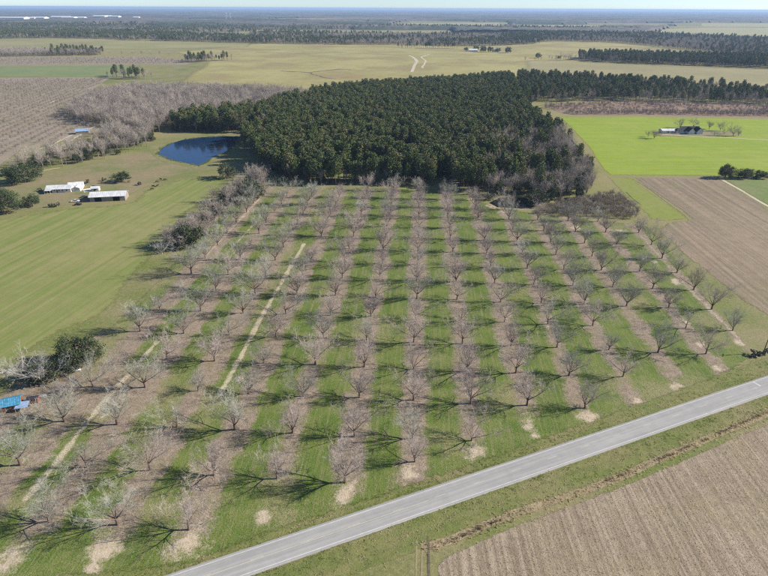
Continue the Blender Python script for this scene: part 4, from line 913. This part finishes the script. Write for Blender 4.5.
for sx in (-.7, .7):
    m = MB(); m.box(sx - .1, sx + .1, -.35, .35, 0, .4); m.build('cradle', M_GREYWOOD, e)
m = MB(); m.tube([Vector((0, 0, 1.15)), Vector((0, 0, 1.36))], [.14, .14], 8); m.build('valve_cap', M_STEEL, e)
# white pipe rail at the left frame edge
e = house('pipe_rail', 3, 374, ang((-4, 376), (13, 370)), 'white rail fence at the left frame edge above the shed', 'rail')
for x in (-5, -2.5, 0, 2.5):
    m = MB(); m.tube([Vector((x, 0, 0)), Vector((x, 0, 1.0))], [.06, .06], 6); m.build('post', M_FRAME, e)
for z in (.55, .95):
    m = MB(); m.tube([Vector((-5.2, 0, z)), Vector((2.8, 0, z))], [.06, .06], 6); m.build('rail', M_FRAME, e)
# farmhouse in the green field
h = house('farmhouse', 690, 133, R(4), 'dark roofed gabled farmhouse in the bright green field'); h.scale = (.8, .8, .85)
gable(h, 24, 10, 3.4, 4.2, M_WHITEWALL, M_DARKROOF, 0, 3, 0, .5, nwin=6, door=True, chimney=True)
gable(h, 11, 8, 3.4, 4.0, M_WHITEWALL, M_DARKROOF, -3, -3, R(90), .45, nwin=2)
gable(h, 11, 8, 3.4, 4.0, M_WHITEWALL, M_DARKROOF, 8, -3, R(90), .45, nwin=2)
gable(h, 10, 9, 3.0, 2.8, M_WHITEWALL, M_DARKROOF, -15.5, 1.5, 0, .45, hip=3.5, nwin=2)
h = house('garage', 667, 132.5, R(4), 'low white roofed garage left of the gabled farmhouse', 'garage'); gable(h, 15, 8, 2.6, 1.3, M_WHITEWALL, M_WHITEROOF, nwin=2, door=True)
track('sand_track', [(662, 134.5), (690, 136), (720, 137.5), (760, 139.5), (800, 141)], 3.0, M_SANDFAR, 0.09, 'pale drive past the gabled farmhouse', .5, .8)
sheet('house_yard', gp([(655, 134), (670, 130.5), (705, 130), (735, 132), (742, 136), (700, 137), (660, 137)]), M_YARD, 0.075, 2, 5, .6, 'tan yard around the gabled farmhouse', 'yard')
for k, (u, v, s, w) in enumerate([(648, 137, .55, 0), (654, 138.5, .8, 0), (680, 128, .95, 0), (694, 127, .8, 0), (709, 129, .8, 0), (720, 131, .95, 0), (724, 134, .6, 0), (733, 136, .9, 0), (738, 136, .6, 0), (714, 136, .5, 0)]):
    plant('bare_tree', (PECAN + PECANL)[k % 13], G(u, v)[:2], s, k, f'{ORD[k + 1]} leafless yard tree from the left around the gabled farmhouse', 'bare tree', 'leafless yard trees of the gabled farmhouse')
for k, (u, v, s_) in enumerate([(51, 207, .45), (57, 206.5, .5), (88, 183, .5), (104, 181, .45), (40, 191, .4), (140, 185, .45)]):
    plant('bush', SHRUB[k % 2], G(u, v)[:2], s_ * 2, k, ('small low bush left of the pickup on the field edge', 'small low bush just left of the white pickup', 'small bush behind the concrete pad of the farm', 'small bush behind the barn left of the dark grey bush', 'small bush at the left end of the white farmhouse', 'small bush in the yard between barn and cattle')[k], 'bush', 'small shrubs around the white farm')
# distant houses, sheds and warehouses
h = house('far_house', 473, 51.5, R(0), 'white house among dark trees in the far pasture'); gable(h, 26, 12, 4, 4, M_WHITEWALL, M_WHITEROOF, hip=0, nwin=4, door=True)
h = house('far_house', 495, 52, R(10), 'small pale house right of the far white house'); gable(h, 14, 9, 3.5, 3, M_WHITEWALL, M_GREYROOF, nwin=3, door=True)
h = house('far_house', 103, 36.5, R(5), 'pale house at the front of the far left wood'); gable(h, 38, 18, 6, 7, M_WHITEWALL, M_WHITEROOF, nwin=4)
h = house('far_house', 108, 36.8, R(-12), 'second pale house right of the first at the far left wood'); gable(h, 24, 14, 5, 5, M_WHITEWALL, M_GREYROOF, nwin=3)
for k, (u, v, L, W, hh) in enumerate([(3, 20.2, 130, 90, 22), (19, 20.6, 150, 110, 24), (30, 20.4, 140, 110, 22), (40, 20.4, 130, 100, 24), (62, 19.6, 170, 120, 24), (70, 19.9, 120, 90, 22), (82, 19.8, 80, 70, 20), (101, 18.8, 130, 120, 26), (107, 18.6, 90, 120, 26), (115, 18.9, 110, 90, 24), (137, 19.2, 60, 60, 18)]):
    h = house('warehouse', u, v, R(3), f'{ORD[k + 1]} white warehouse roof from the left near the horizon', 'warehouse'); h['group'] = 'white warehouses near the horizon'
    gable(h, L, W, hh, 8, M_WHITEWALL, M_WHITEROOF, eave=1.0, nwin=0)
    d = MB(); d.box(-L * .3, -L * .2, -W / 2 - .3, -W / 2 - .05, 0, hh * .6); d.build('loading_door', M_STEEL, h)
for k, (u, v) in enumerate([(226.5, 19.5), (230.5, 19.6)]):
    e = house('lattice_tower', u, v, .4, ('left' if k == 0 else 'right') + ' one of two pale towers near the horizon', 'tower')
    for sx in (-1, 1):
        for sy in (-1, 1):
            m = MB(); m.tube([Vector((sx * 7, sy * 7, 0)), Vector((sx * 3, sy * 3, 48)), Vector((sx * 3, sy * 3, 62))], [1.4, 1.1, .9], 6); m.build('leg', M_STEEL, e)
    for z in (16, 32, 48, 60):
        w = 7 - 4 * min(1, z / 48)
        m = MB(); m.box(-w, w, -w, w, z - .9, z + .9); m.build('platform', M_STEEL, e)
    m = MB(); m.tube([Vector((0, 0, 48)), Vector((0, 0, 66))], [3.6, 3.6], 12); m.build('head', M_WHITEROOF, e)

# ------------------------------------------------------------------ utility pole
M_POLE = plain('creosote_pole', C(92, 80, 70), .9, .2, 3.0)
e = empty('utility_pole', G(763, 353.5), 0); tag(e, 'wooden utility pole beside the road at right frame edge', 'pole')
m = MB(); m.tube([Vector((0, 0, -.1)), Vector((0.02, 0, 5)), Vector((.05, 0, 9.6))], [.17, .145, .115], 10); m.build('shaft', M_POLE, e, True)
m = MB(); m.box(-1.2, 1.2, -.14, -.04, 8.75, 8.9); xform(m, .05, 0, R(60)).build('crossarm', M_POLE, e)
for x in (-1.05, -.45, .45, 1.05):
    m = MB(); m.tube([Vector((x, -.09, 8.9)), Vector((x, -.09, 9.0)), Vector((x, -.09, 9.08))], [.03, .06, .04], 8); xform(m, .05, 0, R(60)).build('insulator', M_STEEL, e)
m = MB(); m.tube([Vector((.38, .05, 7.2)), Vector((.38, .05, 7.25)), Vector((.38, .05, 8.05)), Vector((.38, .05, 8.1))], [.2, .24, .24, .2], 12); m.build('transformer', M_STEEL, e, True)

# ------------------------------------------------------------------ vehicles
M_TYRE = plain('tyre_rubber', (.02, .02, .02, 1), .9); M_RIM = plain('wheel_rim', C(150, 150, 152), .4, .05, 1, .5)
M_LAMP = plain('headlamp_glass', C(220, 220, 214), .2, .05, 1, .5)
def vehicle(name, u, v, rz, paintm, label, cat, pickup):
    e = house(name, u, v, rz, label, cat); prof = [(-2.6, .5), (-2.55, 1.0), (-.3, 1.05), (1.1, 1.08), (2.35, .98), (2.6, .75), (2.6, .45), (-2.6, .45)] if pickup else [(-2.2, .4), (-2.25, .85), (-1.9, 1.0), (1.0, .95), (2.1, .78), (2.25, .5), (2.2, .35), (-2.2, .35)]
    w = .92; m = MB(); n = len(prof); m.v += [Vector((x, -w, z)) for x, z in prof] + [Vector((x, w, z)) for x, z in prof]
    m.f += [tuple(range(n)), tuple(range(2 * n - 1, n - 1, -1))] + [(k, n + k, n + (k + 1) % n, (k + 1) % n) for k in range(n)]; m.build('body', paintm, e)
    cab = [(-.55, 1.04), (-.35, 1.72), (.75, 1.74), (1.25, 1.07)] if pickup else [(-1.75, .99), (-1.2, 1.42), (.25, 1.44), (1.0, .95)]
    m = MB(); m.v += [Vector((x, -w * (.97 if z < 1.3 else .8), z)) for x, z in cab] + [Vector((x, w * (.97 if z < 1.3 else .8), z)) for x, z in cab]
    m.f += [(0, 1, 2, 3), (7, 6, 5, 4), (0, 4, 5, 1), (2, 6, 7, 3)]; m.build('window', M_GLASS, e)
    zt = cab[1][1]; m = MB(); m.box(cab[1][0] - .03, cab[2][0] + .03, -w * .82, w * .82, zt - .01, zt + .06); m.build('cab_roof', paintm, e)
    for sx in (-1.6 if pickup else -1.35, 1.65 if pickup else 1.4):
        for sy in (-1, 1):
            m = MB(); m.tube([Vector((sx, sy * (w - .18), .36)), Vector((sx, sy * (w + .04), .36))], [.36, .36], 14); wh = m.build('wheel', M_TYRE, e)
            m = MB(); m.tube([Vector((sx, sy * (w + .03), .36)), Vector((sx, sy * (w + .06), .36))], [.2, .18], 10); m.build('rim', M_RIM, wh)
    for sy in (-.65, .65):
        m = MB(); x = prof[4][0] + .1; m.box(x, x + .1, sy - .18, sy + .18, .62, .8); m.build('headlight', M_LAMP, e)
vehicle('pickup_truck', 75.5, 202, R(15), plain('white_car_paint', C(232, 232, 228), .3, .03, 1, .5), 'white pickup parked in front of the white farm', 'pickup', True)
vehicle('parked_car', 78.5, 205, R(20), plain('black_car_paint', (.02, .02, .025, 1), .3, .03, 1, .5), 'dark car parked below the white pickup', 'car', False)
vehicle('parked_car', 84.5, 197.5, R(35), plain('grey_car_paint', (.06, .05, .05, 1), .3, .03, 1, .5), 'dark grey car parked between farmhouse and barn', 'car', False)
vehicle('parked_car', 94, 187.6, R(-10), plain('blue_car_paint', (.03, .05, .09, 1), .3, .03, 1, .5), 'dark blue car on the concrete pad', 'car', False)

# ------------------------------------------------------------------ cattle
M_COW = plain('black_hide', (.018, .014, .012, 1), .7, .3, 2.0)
def cow_mesh(graze):
    hz = .35 if graze else 1.35
    V = [(-.8, 0, 1.05), (-.35, 0, 1.0), (.25, 0, .98), (.7, 0, 1.08), (1.1, 0, 1.2 if not graze else .95), (1.4, 0, hz + .1), (1.68, 0, hz - .12)]
    Rr = [.30, .40, .42, .36, .2, .16, .1]; E_ = [(0, 1), (1, 2), (2, 3), (3, 4), (4, 5), (5, 6)]
    def leg(root, x, y, hind):
        b = len(V); V.extend([(x, y, .72), (x + (-.12 if hind else .02), y, .42), (x, y, .05)]); Rr.extend([.17 if hind else .13, .075, .06]); E_.extend([(root, b), (b, b + 1), (b + 1, b + 2)])
    for y in (-.24, .24): leg(0, -.78, y, True); leg(3, .66, y, False)
    b = len(V); V.extend([(-1.12, 0, 1.0), (-1.16, 0, .5)]); Rr.extend([.05, .03]); E_.extend([(0, b), (b, b + 1)])
    for y in (-.2, .2): b = len(V); V.append((1.34, y, hz + .2)); Rr.append(.04); E_.append((5, b))
    me = bpy.data.meshes.new('cow'); me.from_pydata(V, E_, []); me.materials.append(M_COW); return me, Rr
cows = [(157, 182.5, .3, 1), (161, 180, 2.6, 0), (165, 180.5, .2, 1), (153.5, 187, 3.0, 1), (157.5, 186.5, 1.2, 0), (152, 190, .5, 1)]
for k, (u, v, rz, gz) in enumerate(cows):
    me, Rr = cow_mesh(gz); o = link('cow', me, None, G(u, v), rz); sk = o.modifiers.new('skin', 'SKIN')
    for q, rr_ in enumerate(Rr): me.skin_vertices[0].data[q].radius = (rr_, rr_)
    me.skin_vertices[0].data[1].use_root = True; sk.use_smooth_shade = True; sb_ = o.modifiers.new('smooth', 'SUBSURF'); sb_.levels = 1; sb_.render_levels = 1
    tag(o, f'black cow {"grazing" if gz else "standing"}, {ORD[k + 1]} of the six in the pasture below the pond', 'cow', 'black cattle in the pasture')

# ------------------------------------------------------------------ stubble, weeds, tussocks
def blade_mat(name, a, b):
    t = NT(name); col = t.mix(t.step(t.noise(t.pos(), .6, 3.0, .7), .35, .65), a, b); t.color(col)
    tr = t.n('ShaderNodeBsdfTranslucent'); t.l(col, tr.inputs[0]); mx = t.n('ShaderNodeMixShader'); mx.inputs[0].default_value = .5
    t.l(t.b.outputs[0], mx.inputs[1]); t.l(tr.outputs[0], mx.inputs[2]); t.l(mx.outputs[0], t.out.inputs['Surface']); return t.m
def clumps(name, pts, h, w, n, mat, label, cat='weeds', zb=0.03, lean=.5, seed=1):
    """many small blades, one mesh"""
    r = np.random.default_rng(seed); m = len(pts) * n; P = np.repeat(np.asarray(pts), n, 0)
    a = r.uniform(0, 6.283, m); hh = np.repeat(h * r.uniform(.5, 1.3, len(pts)), n) * r.uniform(.7, 1.15, m); ww = w * r.uniform(.6, 1.4, m)
    b = np.stack([P[:, 0] + r.normal(0, w * 1.3, m), P[:, 1] + r.normal(0, w * 1.3, m), np.full(m, zb)], 1)
    sx = np.stack([np.cos(a), np.sin(a), 0 * a], 1) * (ww / 2)[:, None]; t = b + np.stack([r.normal(0, lean, m) * hh, r.normal(0, lean, m) * hh, hh], 1)
    V = np.stack([b - sx, b + sx, t + sx * .35], 1).reshape(-1, 3); F = np.arange(3 * m).reshape(-1, 3)
    o = link(name, np_mesh(name, V, F, mat)); tag(o, label, cat, None, 'stuff'); return o
M_STALK = blade_mat('dry_stalks', C(206, 188, 160), C(228, 210, 182)); M_DRYWEED = blade_mat('dry_weeds', C(200, 184, 146), C(222, 206, 168)); M_GREENWEED = blade_mat('green_weeds', C(124, 138, 70), C(150, 156, 90)); M_DARKWEED = blade_mat('dark_weeds', C(124, 112, 82), C(150, 134, 100))
SP_ = np.array(gp(STUB)); c, s = math.cos(SA), math.sin(SA); al = SP_ @ np.array([c, s]); ac = SP_ @ np.array([-s, c])
rows = np.arange(ac.min(), ac.max(), .97); along = np.arange(al.min(), al.max(), .55)
A_, B_ = np.meshgrid(along, rows, indexing='ij'); A_ = A_ + rng.uniform(-.25, .25, A_.shape); B_ = B_ + rng.normal(0, .09, B_.shape)
sp = np.stack([A_ * c - B_ * s, A_ * s + B_ * c], -1).reshape(-1, 2); sp = sp[inpoly(sp[:, 0], sp[:, 1], SP_)]; sp = near_frame(sp); sp = sp[rng.random(len(sp)) < .45 + .5 * vnoise(sp[:, 0], sp[:, 1], 14)]
clumps('stubble', sp, .3, .1, 5, M_STALK, 'rows of dry crop stalks covering the lower right field', 'stubble', .02, .8, 2); print('stubble', len(sp))
dp = np.array(gp(dpts))
def along_line(P, n, wid, seed):
    r = np.random.default_rng(seed); sg = np.linalg.norm(np.diff(P, axis=0), axis=1); cu = np.r_[0, np.cumsum(sg)]; t_ = r.uniform(0, cu[-1], n)
    x = np.interp(t_, cu, P[:, 0]); y = np.interp(t_, cu, P[:, 1]); return np.stack([x + r.normal(0, wid, n), y + r.normal(0, wid, n)], 1)
dl = along_line(dp, 1200, 1.3, 4); clumps('ditch_weeds', near_frame(dl), .42, .12, 7, M_DRYWEED, 'dry tan weeds lining the ditch', 'weeds', .02, .4, 5)
dl = along_line(dp, 600, .18, 6); dl = dl[vnoise(dl[:, 0], dl[:, 1], 6) > .52]; clumps('ditch_brambles', near_frame(dl), .4, .16, 7, M_DARKWEED, 'dark brambles in the bottom of the ditch', 'weeds', .02, .5, 7)
pe = along_line(np.array(gp(POND + POND[:1])), 1500, .9, 12); pe = pe[vnoise(pe[:, 0], pe[:, 1], 9) > .35]; clumps('pond_reeds', pe[::2], .8, .25, 6, M_GREENWEED, 'rough reeds and grass fringing the blue pond', 'reeds', .05, .4, 13)
vg = np.array([ROAD(a, b) for a, b in zip(rng.uniform(-60, 330, 9000), rng.choice([-1, 1], 9000) * (hs + .7 + np.abs(rng.normal(0, 4.2, 9000))))]); vg = near_frame(vg)
k_ = vnoise(vg[:, 0], vg[:, 1], 5) > .5
clumps('verge_tufts', vg[k_], .16, .16, 6, M_GREENWEED, 'green grass tufts along both road verges', 'grass', .02, .9, 8); clumps('dry_verge_tufts', vg[~k_][::2], .24, .2, 5, M_DRYWEED, 'dry tan grass tufts along both road verges', 'grass', .02, .9, 9)

# ------------------------------------------------------------------ haze: even air over the whole place
hz = MB(); B_ = 45500; hz.box(-B_, B_, -B_, B_, -2.0, CAM_H + 8)
hm = bpy.data.materials.new('haze_air'); hm.use_nodes = True; ht = hm.node_tree
for n_ in list(ht.nodes):
    if n_.type != 'OUTPUT_MATERIAL': ht.nodes.remove(n_)
vol = ht.nodes.new('ShaderNodeVolumePrincipled'); vol.inputs['Color'].default_value = (.50, .70, 1.0, 1); vol.inputs['Density'].default_value = 6.0e-5; vol.inputs['Anisotropy'].default_value = 0.1
ht.links.new(vol.outputs[0], [n_ for n_ in ht.nodes if n_.type == 'OUTPUT_MATERIAL'][0].inputs['Volume'])
tag(hz.build('haze', hm), 'thin blue haze over the far country', 'haze', None, 'stuff')
